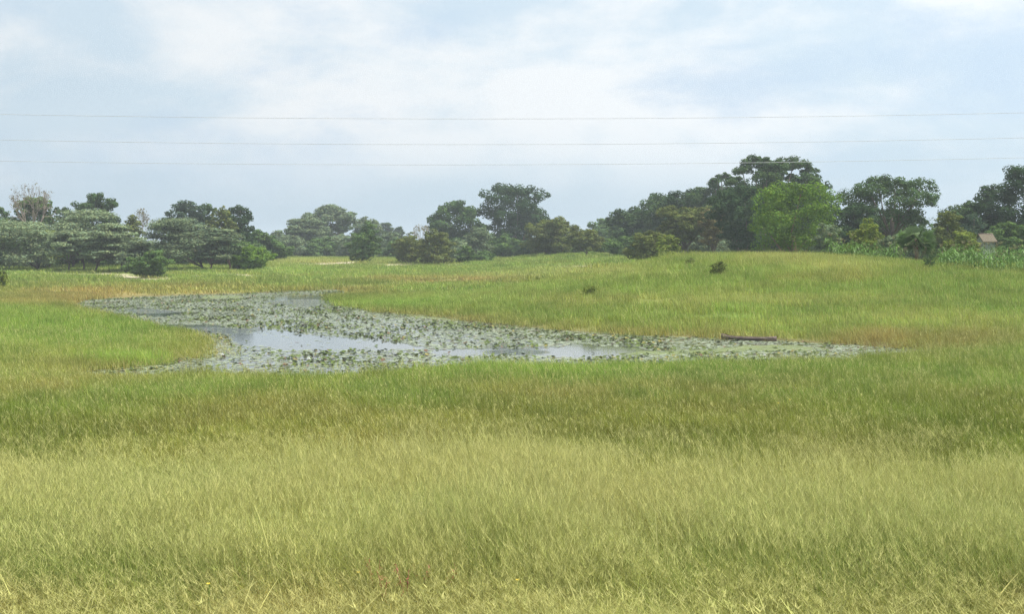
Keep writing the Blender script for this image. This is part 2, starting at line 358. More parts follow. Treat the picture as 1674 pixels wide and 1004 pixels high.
n = fbm(gx / 3, gy / 5, 77)[:, None]
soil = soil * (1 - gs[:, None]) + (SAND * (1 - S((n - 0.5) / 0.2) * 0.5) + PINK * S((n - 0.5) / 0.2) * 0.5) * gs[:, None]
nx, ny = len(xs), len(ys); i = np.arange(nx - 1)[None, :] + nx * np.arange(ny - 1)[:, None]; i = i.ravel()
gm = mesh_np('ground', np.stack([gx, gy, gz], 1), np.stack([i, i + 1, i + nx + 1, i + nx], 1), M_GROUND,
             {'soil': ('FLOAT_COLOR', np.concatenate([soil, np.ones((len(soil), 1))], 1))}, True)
g = link('ground', gm); tag(g, 'grassy meadow ground rising from the pond to the tree line', None, kind='structure')
wx0, wx1, wy0, wy1 = -75, 45, 44, 215
wm = mesh_np('water', [(wx0, wy0, 0), (wx1, wy0, 0), (wx1, wy1, 0), (wx0, wy1, 0)], [[0, 1, 2, 3]], M_WATER)
wtr = link('water', wm); tag(wtr, 'still pond water reflecting the pale sky', None, kind='structure')
print('ground verts', len(gx))

# ------------------------------------------------------------------ grass
rng = np.random.default_rng(7)
def blade_patch(n, rad, h0, h1, wid, lean, seg=2, stalks=0, seed=0, straw=0.12, stalk_h=(0.8, 1.1), tips=0.1, hero=0):
    r = np.random.default_rng(seed); V = []; Fq = []; BL = []; ST = []; base = 0
    def strip(p, hgt, ld, ln, wd, sg, w0, col, stw, tipst=0.0):
        nonlocal base
        fa = r.uniform(0, math.pi); wdv = np.array([math.cos(fa), math.sin(fa), 0])
        for k in range(sg + 1):
            t = k / sg; q = p + np.array([ld[0] * ln * hgt * (0.55 * t + 0.45 * t * t), ld[1] * ln * hgt * (0.55 * t + 0.45 * t * t), hgt * (t - 0.15 * ln * t * t)])
            ww = w0 * (1 - 0.85 * t) * 0.5
            V.append(q - wdv * ww); V.append(q + wdv * ww); BL.extend([col, col]); s = min(1, stw + tipst * t); ST.extend([s, s])
        for k in range(sg): Fq.append((base + 2 * k, base + 2 * k + 1, base + 2 * k + 3, base + 2 * k + 2))
        base += 2 * (sg + 1)
        return q
    for i in range(n):
        a = r.uniform(0, 2 * math.pi); rr = rad * math.sqrt(r.uniform()); p = np.array([rr * math.cos(a), rr * math.sin(a), -0.03])
        an = math.pi + r.normal(0, 1.15); ln = abs(r.normal(lean, 0.32)); hg = r.uniform(h0, h1)
        v = r.uniform(0.62, 1.35); col = (v * r.uniform(0.9, 1.15), v, v * r.uniform(0.75, 1.2), 1)
        strip(p, hg, (math.cos(an), math.sin(an)), ln, None, seg, wid * r.uniform(0.6, 1.3), col, 1.0 * (r.uniform() < straw), tips * r.uniform())
    for i in range(stalks):
        a = r.uniform(0, 2 * math.pi); rr = rad * math.sqrt(r.uniform()); p = np.array([rr * math.cos(a), rr * math.sin(a), -0.03])
        an = math.pi + r.normal(0, 0.5); ln = abs(r.normal(lean * 0.8, 0.12)); hg = r.uniform(*stalk_h)
        v = r.uniform(0.8, 1.25); st = r.uniform(0.18, 0.78)
        tip = strip(p, hg, (math.cos(an), math.sin(an)), ln, None, 4, wid * 0.55, (v, v, v, 1), st * 0.6)
        for k in range(9):                                                          # feathery seed head
            t = 1 - 0.3 * r.uniform(); q = p + np.array([math.cos(an) * ln * hg * (0.55 * t + 0.45 * t * t), math.sin(an) * ln * hg * (0.55 * t + 0.45 * t * t), hg * (t - 0.15 * ln * t * t)])
            a2 = r.uniform(0, 2 * math.pi)
            strip(q, 0.10 * r.uniform(0.5, 1.2), (math.cos(a2), math.sin(a2)), 0.7, None, 1, wid * 0.75, (v, v * 0.98, v, 1), min(1, st + 0.15))
    for i in range(hero):                                                           # a few long bent culms
        a = r.uniform(0, 2 * math.pi); rr = rad * math.sqrt(r.uniform()); p = np.array([rr * math.cos(a), rr * math.sin(a), -0.03])
        an = (math.pi if r.uniform() < 0.8 else 0.0) + r.normal(0, 0.6); v = r.uniform(0.95, 1.35)
        strip(p, r.uniform(0.75, 1.15), (math.cos(an), math.sin(an)), abs(r.normal(0.45, 0.2)), None, 5, wid * 0.85, (v, v, v * 0.9, 1), r.uniform(0.45, 0.95))
    me = mesh_np('grass_tuft', np.array(V), np.array(Fq), M_GRASS, {'blade': ('FLOAT_COLOR', BL), 'straw': ('FLOAT', ST)})
    return me
def scatter_object(name, label, cat, P, rot, scl, tint, idx, meshes):
    """one stuff object: vertices carrying attributes, instanced with geometry nodes"""
    me = bpy.data.meshes.new(name); me.vertices.add(len(P)); me.vertices.foreach_set('co', np.asarray(P, np.float32).ravel())
    for an, ty, dat, f in (('rot', 'FLOAT_VECTOR', rot, 'vector'), ('scl', 'FLOAT_VECTOR', scl, 'vector'), ('tint', 'FLOAT_COLOR', np.concatenate([tint, np.ones((len(P), 1))], 1), 'color')):
        a = me.attributes.new(an, ty, 'POINT'); a.data.foreach_set(f, np.asarray(dat, np.float32).ravel())
    a = me.attributes.new('idx', 'INT', 'POINT'); a.data.foreach_set('value', np.asarray(idx, np.int32))
    for m_ in meshes[:1]: me.materials.append(m_.materials[0])
    me.update(); o = link(name, me); tag(o, label, cat, kind='stuff')
    t = bpy.data.node_groups.new(name + '_scatter', 'GeometryNodeTree')
    t.interface.new_socket('Geometry', in_out='INPUT', socket_type='NodeSocketGeometry'); t.interface.new_socket('Geometry', in_out='OUTPUT', socket_type='NodeSocketGeometry')
    gi = nd('NodeGroupInput', t); go = nd('NodeGroupOutput', t); l = t.links
    jn = nd('GeometryNodeJoinGeometry', t)
    for m_ in reversed(meshes):          # the last link is read first
        po = bpy.data.objects.new(name + '_source', m_)
        oi = nd('GeometryNodeObjectInfo', t); oi.inputs['Object'].default_value = po; oi.inputs['As Instance'].default_value = True
        l.new(oi.outputs['Geometry'], jn.inputs[0])
    ip = nd('GeometryNodeInstanceOnPoints', t); ip.inputs['Pick Instance'].default_value = True
    def attr(nm, ty):
        a = nd('GeometryNodeInputNamedAttribute', t, data_type=ty); a.inputs['Name'].default_value = nm; return a.outputs['Attribute']
    l.new(gi.outputs[0], ip.inputs['Points']); l.new(jn.outputs[0], ip.inputs['Instance'])
    l.new(attr('idx', 'INT'), ip.inputs['Instance Index']); l.new(attr('scl', 'FLOAT_VECTOR'), ip.inputs['Scale'])
    er = nd('FunctionNodeEulerToRotation', t); l.new(attr('rot', 'FLOAT_VECTOR'), er.inputs[0]); l.new(er.outputs[0], ip.inputs['Rotation'])
    l.new(ip.outputs[0], go.inputs[0])
    md = o.modifiers.new('scatter', 'NODES'); md.node_group = t
    return o
def wedge_points(d0, d1, dens, margin=1.3, extra=3.0):
    half = 837 / FPX * margin
    area = (half * (d0 + d1) / 2 + extra) * 2 * (d1 - d0); n = int(area * dens)
    wmax = half * d1 + extra; y = rng.uniform(d0, d1, n * 2); x = rng.uniform(-wmax, wmax, n * 2)
    k = np.abs(x) < half * y + extra; return x[k][:n], y[k][:n]
def grass_zone(name, label, d0, d1, dens, meshes, shrink=1.0, hscale=1.0, sel=None, yaw=0.8, shore=0.12):
    x, y = wedge_points(d0, d1, dens); z = T(x, y)
    c, h, sand, sd, px, py = plan(x, y, z)
    keep = (sd > shore) & (rng.uniform(size=len(x)) > np.where(y > 140, sand * 2.4, sand * 1.1))
    if sel is not None: keep &= sel(px, py, x, y)
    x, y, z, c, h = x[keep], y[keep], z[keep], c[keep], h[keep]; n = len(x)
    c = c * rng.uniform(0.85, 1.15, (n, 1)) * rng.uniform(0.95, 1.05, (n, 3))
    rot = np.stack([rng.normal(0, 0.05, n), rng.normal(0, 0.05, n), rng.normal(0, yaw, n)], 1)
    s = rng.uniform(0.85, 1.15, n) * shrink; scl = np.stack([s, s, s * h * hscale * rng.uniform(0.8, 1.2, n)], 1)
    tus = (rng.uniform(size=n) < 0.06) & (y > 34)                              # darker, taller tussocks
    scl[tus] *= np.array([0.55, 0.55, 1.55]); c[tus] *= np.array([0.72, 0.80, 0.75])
    print(name, n)
    return scatter_object(name, label, 'grass', np.stack([x, y, z], 1), rot, scl, c, rng.integers(0, len(meshes), n), meshes)
near_m = [blade_patch(330, 0.75, 0.22, 0.60, 0.009, 0.5, 3, 60, 100 + k, 0.10, (0.6, 0.92), 0.12, 5) for k in range(6)]
low_m = [blade_patch(330, 0.75, 0.18, 0.5, 0.009, 0.6, 3, 30, 150 + k, 0.2, (0.45, 0.7), 0.2, 3) for k in range(4)]
mid_m = [blade_patch(330, 1.1, 0.22, 0.46, 0.015, 0.4, 2, 3, 200 + k, 0.05, (0.5, 0.65)) for k in range(5)]
hill_m = [blade_patch(170, 1.3, 0.24, 0.5, 0.028, 0.35, 2, 0, 300 + k, 0.07) for k in range(4)]
far_m = [blade_patch(200, 3.0, 0.3, 0.6, 0.09, 0.3, 1, 0, 400 + k, 0.05) for k in range(4)]
grass_zone('foreground_grass', 'tall pale seeding grass leaning in the wind in the foreground', 15, 40, 5.0, near_m, sel=lambda px, py, x, y: (py < 985 + 15 * rng.normal(size=len(px))) & (py + 70 * (fbm(x / 16.0, y / 26.0, 51) - 0.5) + 45 * (fbm(x / 6.0, y / 10.0, 31) - 0.5) > 836 + 45 * rng.normal(size=len(px))))
grass_zone('verge_grass', 'short rough weedy grass along the foreground edge', 14, 22, 4.6, low_m, sel=lambda px, py, x, y: py > 962 + 14 * rng.normal(size=len(px)))
weed_m = [blade_patch(70, 0.5, 0.10, 0.34, 0.035, 0.8, 2, 6, 170 + k, 0.15, (0.35, 0.6), 0.3, 2) for k in range(4)]
grass_zone('verge_weeds', 'low broad-leaved weeds mixed into the foreground grass', 14, 26, 1.6, weed_m, yaw=3.0, sel=lambda px, py, x, y: (py > 940) | (fbm(x / 1.3, y / 1.9, 91) > 0.62))
grass_zone('meadow_grass', 'dense dark green meadow grass before the pond', 24, 74, 2.5, mid_m, sel=lambda px, py, x, y: py < 880)
grass_zone('hillside_grass', 'bright green grass on the slope beyond the pond', 74, 140, 1.7, hill_m)
grass_zone('distant_grass', 'grass of the distant meadow below the tree line', 140, 420, 0.16, far_m, hscale=0.8)

# ------------------------------------------------------------------ trees
def leaf_quads(cent, nrm, size, r, aspect=0.72):
    n = len(cent); nrm = nrm / (np.linalg.norm(nrm, axis=1, keepdims=True) + 1e-9)
    a = np.cross(nrm, r.normal(size=(n, 3))); a /= np.linalg.norm(a, axis=1, keepdims=True) + 1e-9; b = np.cross(nrm, a)
    s = (size * r.uniform(0.6, 1.4, n))[:, None] * 0.5
    V = np.stack([cent - a * s, cent - b * s * aspect, cent + a * s, cent + b * s * aspect + nrm * s * 0.15], 1).reshape(-1, 3)
    return V, np.arange(4 * n).reshape(n, 4)
def crown_mesh(name, clumps, nleaf, size, r, up=0.35, shell=0.55):
    """clumps: rows cx,cy,cz,rx,ry,rz"""
    cl = np.asarray(clumps, float); wts = cl[:, 3] * cl[:, 4] + cl[:, 3] * cl[:, 5] * 1.2; wts /= wts.sum()
    ci = r.choice(len(cl), nleaf, p=wts); d = r.normal(size=(nleaf, 3)); d /= np.linalg.norm(d, axis=1, keepdims=True)
    rad = shell + (1 - shell) * r.uniform(size=nleaf) + np.abs(r.normal(0, 0.10, nleaf)) * (r.uniform(size=nleaf) < 0.35)
    c = cl[ci, :3] + d * cl[ci, 3:6] * rad[:, None]
    nr = d / cl[ci, 3:6] * cl[ci, 3:6].mean(1, keepdims=True) + r.normal(0, 0.38, (nleaf, 3)) + np.array([0, 0, up])
    V, Fc = leaf_quads(c, nr, size, r)
    tone = r.uniform(0.78, 1.25, len(cl))[ci] * r.uniform(0.85, 1.15, nleaf); yel = r.uniform(0.88, 1.14, nleaf)
    lv = np.stack([tone * yel, tone, tone / yel, np.ones(nleaf)], 1).repeat(4, 0)
    return mesh_np(name, V, Fc, M_LEAF, {'lv': ('FLOAT_COLOR', lv)})
def limbs(mb, p0, targets, r0, r, bend=0.25, minr=0.02):
    for q in targets:
        q = np.asarray(q, float); p = np.asarray(p0, float); m1 = p + (q - p) * 0.45 + np.array([0, 0, -bend * np.linalg.norm(q - p) * 0.25]) + r.normal(0, 0.06, 3) * np.linalg.norm(q - p)
        mb.tube([p, m1, q], [r0, r0 * 0.6, max(minr, r0 * 0.25)], 5)
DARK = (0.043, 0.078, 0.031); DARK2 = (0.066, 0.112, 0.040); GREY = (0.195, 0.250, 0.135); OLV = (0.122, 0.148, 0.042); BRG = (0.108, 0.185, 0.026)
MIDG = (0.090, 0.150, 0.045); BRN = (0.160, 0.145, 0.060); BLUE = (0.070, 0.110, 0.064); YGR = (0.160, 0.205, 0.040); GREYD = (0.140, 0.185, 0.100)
LEAFPX = 3.3; NTOT = 0
def tree(name, label, kind, pc, wpx, top, d, col, seed, cat='tree', bottom=None, bark=None, density=1.0, group=None):
    r = np.random.default_rng(seed); x = (pc - CX) / FPX * d; z0 = T1(x, d); zt = at(pc, top, d)[2]; H = max(zt - z0, 0.6); W = wpx / FPX * d
    root = thing(name, label, cat, (x, d, z0 - 0.05), group)
    R = W / 2; mb = MB(); cl = []; up = 0.3; shell = 0.68
    leaf = max(0.16, LEAFPX * d / FPX)
    if cat == 'shrub': leaf = 0.09
    def lobes(nl, z0, z1, spread, lr, nsub, core=0.72, flat=0.8):
        hh = z1 - z0
        for k in range(nl):
            u = 0.97 if k == 0 else min(1.0, max(0.0, (k + r.uniform(-0.5, 0.5)) / nl)); a = 2.4 * k + r.normal(0, 0.4)
            prof = math.sqrt(max(0.2, 1 - (1.5 * u - 0.68) ** 2)); rr = R * spread * prof * r.uniform(0.55, 1.0) * (0.3 if k == 0 else 1)
            q = np.array([rr * math.cos(a), rr * math.sin(a), z0 + hh * (0.12 + 0.74 * u)]); l_ = R * r.uniform(*lr)
            cl.append((*q, l_ * core, l_ * core, l_ * core * flat)); mains.append(q)
            for _ in range(nsub):
                v = r.normal(size=3); v[2] = abs(v[2]) * 0.9 - 0.25; v /= np.linalg.norm(v); sr = l_ * r.uniform(0.26, 0.5)
                c_ = q + v * np.array([1, 1, flat]) * l_ * r.uniform(0.7, 1.05); cl.append((*c_, sr, sr, sr * 0.7))
    mains = []
    if kind == 'round':
        cb = H * (0.10 if bottom is None else bottom); ch = H - cb
        lobes(15, cb, H, 0.76, (0.30, 0.50), 9)
        cl.append((0, 0, cb + ch * 0.42, R * 0.6, R * 0.6, ch * 0.34))
        tr = max(0.12, H * 0.026); mb.tube([(0, 0, -0.3), (0.02 * H, 0, cb * 0.6 + 0.3), (0, 0.02 * H, cb + ch * 0.3)], [tr * 1.35, tr, tr * 0.6], 8)
        limbs(mb, (0, 0, cb * 0.75), mains[:7], tr * 0.5, r)
    elif kind == 'layer':
        cb = H * (0.30 if bottom is None else bottom); ch = H - cb; n = 62; up = 1.0; shell = 0.3
        for k in range(n):
            u = r.uniform(0, 1) ** 0.8; a = r.uniform(0, 2 * math.pi); dome = math.sqrt(max(0.04, 1 - (u * 0.92) ** 2))
            rr = dome * math.sqrt(r.uniform(0.15, 1.0)); s = R * r.uniform(0.2, 0.40)
            cl.append((rr * R * 0.85 * math.cos(a), rr * R * 0.85 * math.sin(a), cb + ch * (0.06 + 0.86 * u), s, s, min(s * r.uniform(0.18, 0.42), ch * 0.09)))
        cl.append((0, 0, cb + ch * 0.45, R * 0.6, R * 0.6, ch * 0.3))
        nt_ = 2 if R > 2.5 else 1
        for j in range(nt_):
            bx = (j - (nt_ - 1) / 2) * R * 0.7 + r.normal(0, 0.1) * R; tr = max(0.09, H * 0.018)
            mb.tube([(bx, 0, -0.3), (bx * 0.9 + 0.1, 0.1, cb * 0.7), (bx * 0.6, 0, cb + ch * 0.35)], [tr * 1.3, tr, tr * 0.6], 7)
            limbs(mb, (bx * 0.9, 0.05, cb * 0.8), [c[:3] for c in cl[j::5]][:8], tr * 0.6, r, -0.3)
    elif kind == 'open':
        cb = H * (0.35 if bottom is None else bottom); ch = H - cb; shell = 0.55
        lobes(15, cb, H, 0.80, (0.24, 0.42), 13, 0.62, 0.6)
        tr = max(0.12, H * 0.024); mb.tube([(0, 0, -0.3), (0.03 * H, 0, cb * 0.6), (0, 0, cb + ch * 0.45)], [tr * 1.35, tr, tr * 0.55], 8)
        limbs(mb, (0.01 * H, 0, cb * 0.85), mains, tr * 0.5, r, 0.1)
    elif kind == 'bush':
        shell = 0.55
        lobes(12, -0.02 * H, H, 0.68, (0.30, 0.48), 8, 0.72, min(1.2, 0.8 * H / W + 0.3))
        cl.append((0, 0, H * 0.36, R * 0.66, R * 0.66, H * 0.32))
        tr = max(0.04, H * 0.018)
        for j in range(5):
            q = mains[j]; mb.tube([(0.12 * R * math.cos(j * 1.7), 0.12 * R * math.sin(j * 1.7), -0.2), (q[0] * 0.5, q[1] * 0.5, q[2] * 0.6), q], [tr, tr * 0.7, tr * 0.3], 5)
    elif kind == 'twiggy':
        leaf *= 0.75
        def grow(p, dr, ln, rd, lev):
            q = p + dr * ln; mb.tube([p, (p + q) / 2 + r.normal(0, 0.04, 3) * ln, q], [rd, rd * 0.8, rd * 0.55], 4)
            if lev >= 3: cl.append((*q, 0.05 * H, 0.05 * H, 0.04 * H)) if r.uniform() < 0.35 else None
            if lev < 5:
                for _ in range(3):
                    d2 = dr + r.normal(0, 0.42, 3) + np.array([0, 0, 0.10]); d2 /= np.linalg.norm(d2); grow(q, d2, ln * 0.72, max(rd * 0.55, 0.016), lev + 1)
        tr = max(0.10, H * 0.022)
        mb.tube([(0, 0, -0.3), (0, 0, H * 0.24)], [tr * 1.2, tr], 6)
        for a in np.linspace(0.3, 0.3 + 2 * math.pi, 6)[:5]:
            dr = np.array([math.cos(a) * 0.75, math.sin(a) * 0.75, 0.8 + 0.4 * r.uniform()]); grow(np.array([0, 0, H * 0.22]), dr / np.linalg.norm(dr), H * 0.22, tr * 0.7, 1)
        cl = cl or [(0, 0, H * 0.8, R * 0.3, R * 0.3, R * 0.2)]
    if kind != 'twiggy':
        A = np.asarray(cl); fx = R / np.percentile(np.abs(A[:, 0]) + 0.9 * A[:, 3], 91); fy = R / max((np.abs(A[:, 1]) + 0.9 * A[:, 4]).max(), 0.1); fz = H / np.percentile(A[:, 2] + 0.9 * A[:, 5], 97)
        cl = [(c[0] * fx, c[1] * fy, c[2] * fz, c[3] * fx, c[4] * fy, c[5] * fz) for c in cl]; mb.v = [v * np.array([fx, fy, fz]) for v in mb.v]
    V = np.concatenate(mb.v); zmax = V[:, 2].max()
    tm = mb.mesh('trunk', bark or M_BARK); tk = link('trunk', tm, root)
    if kind == 'twiggy':
        k = H / zmax; kx = R / max(np.abs(V[:, 0]).max(), 0.1); tk.scale = (kx, kx, k); cl = [(c[0] * kx, c[1] * kx, c[2] * k, c[3], c[4], c[5]) for c in cl]
    cla = np.asarray(cl); area = (cla[:, 3] * cla[:, 4] * 2 + cla[:, 3] * cla[:, 5] * 2).sum() * 3.0
    nl = 260 if kind == 'twiggy' else int(np.clip(area / (leaf * leaf * 0.33) * 0.55 * density, 400, 17000))
    global NTOT; NTOT += nl
    cm = crown_mesh('crown', cl, nl, leaf, r, up, shell); co = link('crown', cm, root); co.color = (*col, 1)
    return root
TR = [
 # left wood
 ('acacia_tree', 'grey-green acacia with low sweeping layers beneath the twiggy brown tree', 'layer', 30, 140, 360, 236, GREY, 0.06),
 ('acacia_tree', 'tall grey-green layered acacia directly below the round dark tree crown', 'layer', 140, 136, 341, 250, GREY, 0.1),
 ('acacia_tree', 'wide grey-green acacia on slim trunks between two paler sandy patches', 'layer', 124, 100, 376, 233, GREY, 0.26),
 ('acacia_tree', 'grey-green acacia with flat layers beside the dark bush over the sand', 'layer', 184, 92, 364, 230, GREY, 0.24),
 ('acacia_tree', 'small grey acacia with its lower boughs behind the dark sprawling bush', 'layer', 228, 66, 392, 226, GREYD, 0.08),
 ('sprawling_bush', 'dark green bush sprawling towards the pale sand bank', 'bush', 245, 72, 410, 207, MIDG, None),
 ('acacia_tree', 'largest dusty grey-green acacia, domed, between dark bush and reddish trunk', 'layer', 292, 138, 355, 240, GREYD, 0.08),
 ('acacia_tree', 'grey acacia on a stout reddish trunk beside the bright green bush', 'layer', 362, 76, 374, 237, GREYD, 0.16),
 ('leafy_bush', 'bright green dense bush at the end of the acacia wood', 'bush', 411, 66, 403, 238, BRG, None),
 ('twiggy_tree', 'brown half-bare tree with fine upswept twigs above the acacias', 'twiggy', 52, 80, 298, 256, BRN, None),
 ('savanna_tree', 'dull green tree crown showing behind the bare twigs', 'round', 56, 70, 323, 268, MIDG, None),
 ('savanna_tree', 'round dark green tree standing alone above the pale acacias', 'round', 155, 72, 316, 270, DARK2, None),
 ('savanna_tree', 'small dark crown tucked beside the round dark tree', 'round', 106, 36, 339, 274, DARK2, None),
 ('savanna_tree', 'dark bluish tree showing over the domed grey acacia', 'round', 302, 64, 331, 285, BLUE, None),
 ('savanna_tree', 'narrow dark green crown beside the dark bluish tree', 'round', 338, 36, 335, 290, DARK2, None),
 ('savanna_tree', 'wispy olive tree between two dark crowns', 'bush', 361, 46, 341, 266, OLV, 0.2),
 ('savanna_tree', 'dark tree with jagged outline ending the left wood', 'round', 391, 50, 338, 278, DARK, 0.1),
 ('leafy_bush', 'yellow-green bush squeezed between grey acacias under the twiggy tree', 'bush', 76, 34, 377, 241, YGR, None),
 ('savanna_tree', 'small olive tree filling the gap between two grey acacias', 'bush', 214, 44, 353, 258, OLV, None),
 ('twiggy_tree', 'thin leafless twigs rising over the olive gap tree', 'twiggy', 232, 34, 341, 268, BRN, None),
 ('savanna_tree', 'low green crown cut by the edge beside the twiggy tree', 'round', 2, 40, 338, 280, MIDG, None),
 ('small_bush', 'little yellow-green bush alone on the meadow before the acacias', 'bush', 1, 24, 443, 158, YGR, None),
 ('savanna_tree', 'plain green tree filling in behind the bright green bush', 'bush', 420, 56, 378, 300, MIDG, None),
 ('thorn_bush', 'dusky green bush filling the shade under the pale acacias', 'bush', 60, 150, 392, 262, MIDG, None),
 ('thorn_bush', 'dull green thicket in the shade behind the slim acacia trunks', 'bush', 190, 150, 390, 266, MIDG, None),
 ('thorn_bush', 'shaded green thicket behind the largest dusty acacia', 'bush', 330, 150, 386, 268, MIDG, None),
 # middle distance
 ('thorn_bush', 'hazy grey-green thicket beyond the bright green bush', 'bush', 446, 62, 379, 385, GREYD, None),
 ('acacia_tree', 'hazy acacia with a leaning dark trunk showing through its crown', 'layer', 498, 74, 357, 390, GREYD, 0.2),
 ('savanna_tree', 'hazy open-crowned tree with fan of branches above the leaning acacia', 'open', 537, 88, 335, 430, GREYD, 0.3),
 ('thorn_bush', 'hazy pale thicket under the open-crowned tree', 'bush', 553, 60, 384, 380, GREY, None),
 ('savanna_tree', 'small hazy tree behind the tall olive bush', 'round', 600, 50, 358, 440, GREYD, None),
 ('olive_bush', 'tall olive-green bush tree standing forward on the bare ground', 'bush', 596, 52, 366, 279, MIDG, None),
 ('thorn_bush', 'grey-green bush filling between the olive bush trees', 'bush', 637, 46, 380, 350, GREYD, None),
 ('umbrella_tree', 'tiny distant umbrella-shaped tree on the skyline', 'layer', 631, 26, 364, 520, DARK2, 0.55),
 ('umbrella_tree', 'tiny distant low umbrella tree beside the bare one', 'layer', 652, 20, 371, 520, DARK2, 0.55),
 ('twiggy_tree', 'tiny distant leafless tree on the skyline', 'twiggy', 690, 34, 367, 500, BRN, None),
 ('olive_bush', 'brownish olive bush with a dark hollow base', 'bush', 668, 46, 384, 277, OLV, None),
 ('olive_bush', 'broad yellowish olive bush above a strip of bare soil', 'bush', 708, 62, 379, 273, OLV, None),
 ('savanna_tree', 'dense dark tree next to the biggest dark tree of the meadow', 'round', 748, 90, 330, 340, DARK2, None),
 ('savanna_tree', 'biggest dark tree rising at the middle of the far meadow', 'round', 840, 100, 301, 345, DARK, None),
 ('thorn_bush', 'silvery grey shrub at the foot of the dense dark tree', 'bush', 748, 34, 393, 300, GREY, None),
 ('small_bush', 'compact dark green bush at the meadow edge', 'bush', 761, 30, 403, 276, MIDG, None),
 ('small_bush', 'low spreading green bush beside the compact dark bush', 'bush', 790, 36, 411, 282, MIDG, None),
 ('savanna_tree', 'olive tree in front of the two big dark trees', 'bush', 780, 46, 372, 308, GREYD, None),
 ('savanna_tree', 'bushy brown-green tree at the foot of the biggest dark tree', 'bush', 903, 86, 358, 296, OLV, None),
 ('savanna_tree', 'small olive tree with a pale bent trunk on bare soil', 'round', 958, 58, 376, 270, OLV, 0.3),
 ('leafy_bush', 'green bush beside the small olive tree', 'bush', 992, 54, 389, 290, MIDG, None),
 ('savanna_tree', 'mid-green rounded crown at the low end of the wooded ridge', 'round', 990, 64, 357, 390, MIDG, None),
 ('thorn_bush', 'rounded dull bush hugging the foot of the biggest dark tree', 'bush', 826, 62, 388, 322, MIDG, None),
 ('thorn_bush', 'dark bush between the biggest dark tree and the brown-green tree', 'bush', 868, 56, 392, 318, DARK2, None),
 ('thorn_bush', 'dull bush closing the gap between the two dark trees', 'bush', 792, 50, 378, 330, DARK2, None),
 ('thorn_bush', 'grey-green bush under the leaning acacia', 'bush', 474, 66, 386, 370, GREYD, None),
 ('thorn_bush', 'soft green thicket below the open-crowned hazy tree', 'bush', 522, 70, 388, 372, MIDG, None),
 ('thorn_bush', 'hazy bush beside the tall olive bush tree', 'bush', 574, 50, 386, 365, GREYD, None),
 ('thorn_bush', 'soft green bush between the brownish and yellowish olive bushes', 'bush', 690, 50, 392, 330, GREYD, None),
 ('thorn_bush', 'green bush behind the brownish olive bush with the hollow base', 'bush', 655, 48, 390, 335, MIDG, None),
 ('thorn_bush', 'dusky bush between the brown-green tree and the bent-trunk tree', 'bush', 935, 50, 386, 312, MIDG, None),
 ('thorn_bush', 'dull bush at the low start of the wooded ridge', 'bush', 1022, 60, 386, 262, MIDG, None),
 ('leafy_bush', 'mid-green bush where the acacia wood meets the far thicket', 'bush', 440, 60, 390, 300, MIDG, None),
 # wooded ridge on the right
 ('ridge_tree', 'dark tree starting the climb of the wooded ridge', 'round', 1036, 84, 342, 300, DARK2, 0.02),
 ('ridge_tree', 'dark tree second up the slope of the wooded ridge', 'round', 1086, 92, 320, 292, DARK2, 0.02),
 ('ridge_tree', 'spiky dark tree halfway up the wooded ridge', 'round', 1126, 80, 311, 286, DARK, 0.02),
 ('ridge_tree', 'dark tree below the small high crown on the ridge', 'round', 1162, 84, 303, 280, DARK2, 0.02),
 ('ridge_tree', 'small feathery crown standing clear on the ridge', 'open', 1182, 44, 284, 275, DARK2, 0.5),
 ('ridge_tree', 'tallest dark tree of the wooded ridge, branches showing against the sky', 'open', 1242, 92, 257, 236, DARK2, 0.35),
 ('ridge_tree', 'flat-topped dark tree right behind the bright green tree', 'open', 1290, 92, 263, 242, DARK2, 0.35),
 ('ridge_tree', 'dull dark crown peeping past the bright green tree', 'round', 1326, 66, 288, 250, BLUE, None),
 ('ridge_tree', 'dark filling tree under the tallest ridge tree', 'round', 1234, 130, 296, 246, DARK, 0.02),
 ('ridge_tree', 'deep green tree closing the gap behind the bright green tree', 'round', 1316, 100, 318, 236, DARK, 0.02),
 ('savanna_tree', 'brownish olive bush tree at the foot of the ridge', 'bush', 1062, 78, 379, 200, OLV, None),
 ('savanna_tree', 'small greener olive bush tree beside the brownish one', 'bush', 1090, 40, 385, 186, YGR, None),
 ('savanna_tree', 'brown-leaved tree with a sky gap beside its trunk', 'open', 1118, 88, 338, 226, OLV, 0.25),
 ('savanna_tree', 'narrow rusty brown tree against the dark ridge', 'round', 1165, 46, 341, 222, BRN, 0.25),
 ('thorn_bush', 'dull green undergrowth below the brown-leaved trees', 'bush', 1150, 90, 386, 232, GREYD, None),
 ('savanna_tree', 'big dark round tree beside the bright green tree', 'round', 1212, 92, 307, 206, DARK, 0.08),
 ('fig_tree', 'broad bright green tree on the crest with pale limbs', 'round', 1297, 136, 299, 168, BRG, 0.12),
 ('thorn_bush', 'grey-green bush under the edge of the bright green tree', 'bush', 1352, 46, 366, 150, GREYD, None),
 ('savanna_tree', 'tall open-crowned green tree behind the maize', 'open', 1455, 138, 288, 190, DARK2, 0.4),
 ('savanna_tree', 'dark low crown between the bright and the open-crowned trees', 'round', 1390, 80, 335, 186, DARK, 0.05),
 ('savanna_tree', 'dark mass of leaves below the open-crowned tree', 'round', 1462, 110, 345, 200, DARK2, 0.02),
 ('leafy_bush', 'yellow-green conical bush tree at the edge of the maize', 'bush', 1414, 58, 361, 140, YGR, None),
 ('savanna_tree', 'rounded olive tree beside the palm', 'bush', 1546, 58, 345, 165, OLV, None),
 ('savanna_tree', 'bluish upright shrub tree behind the hut', 'bush', 1589, 44, 349, 175, BLUE, None),
 ('savanna_tree', 'dark domed tree behind the bluish shrub tree', 'round', 1580, 92, 331, 202, DARK2, 0.05),
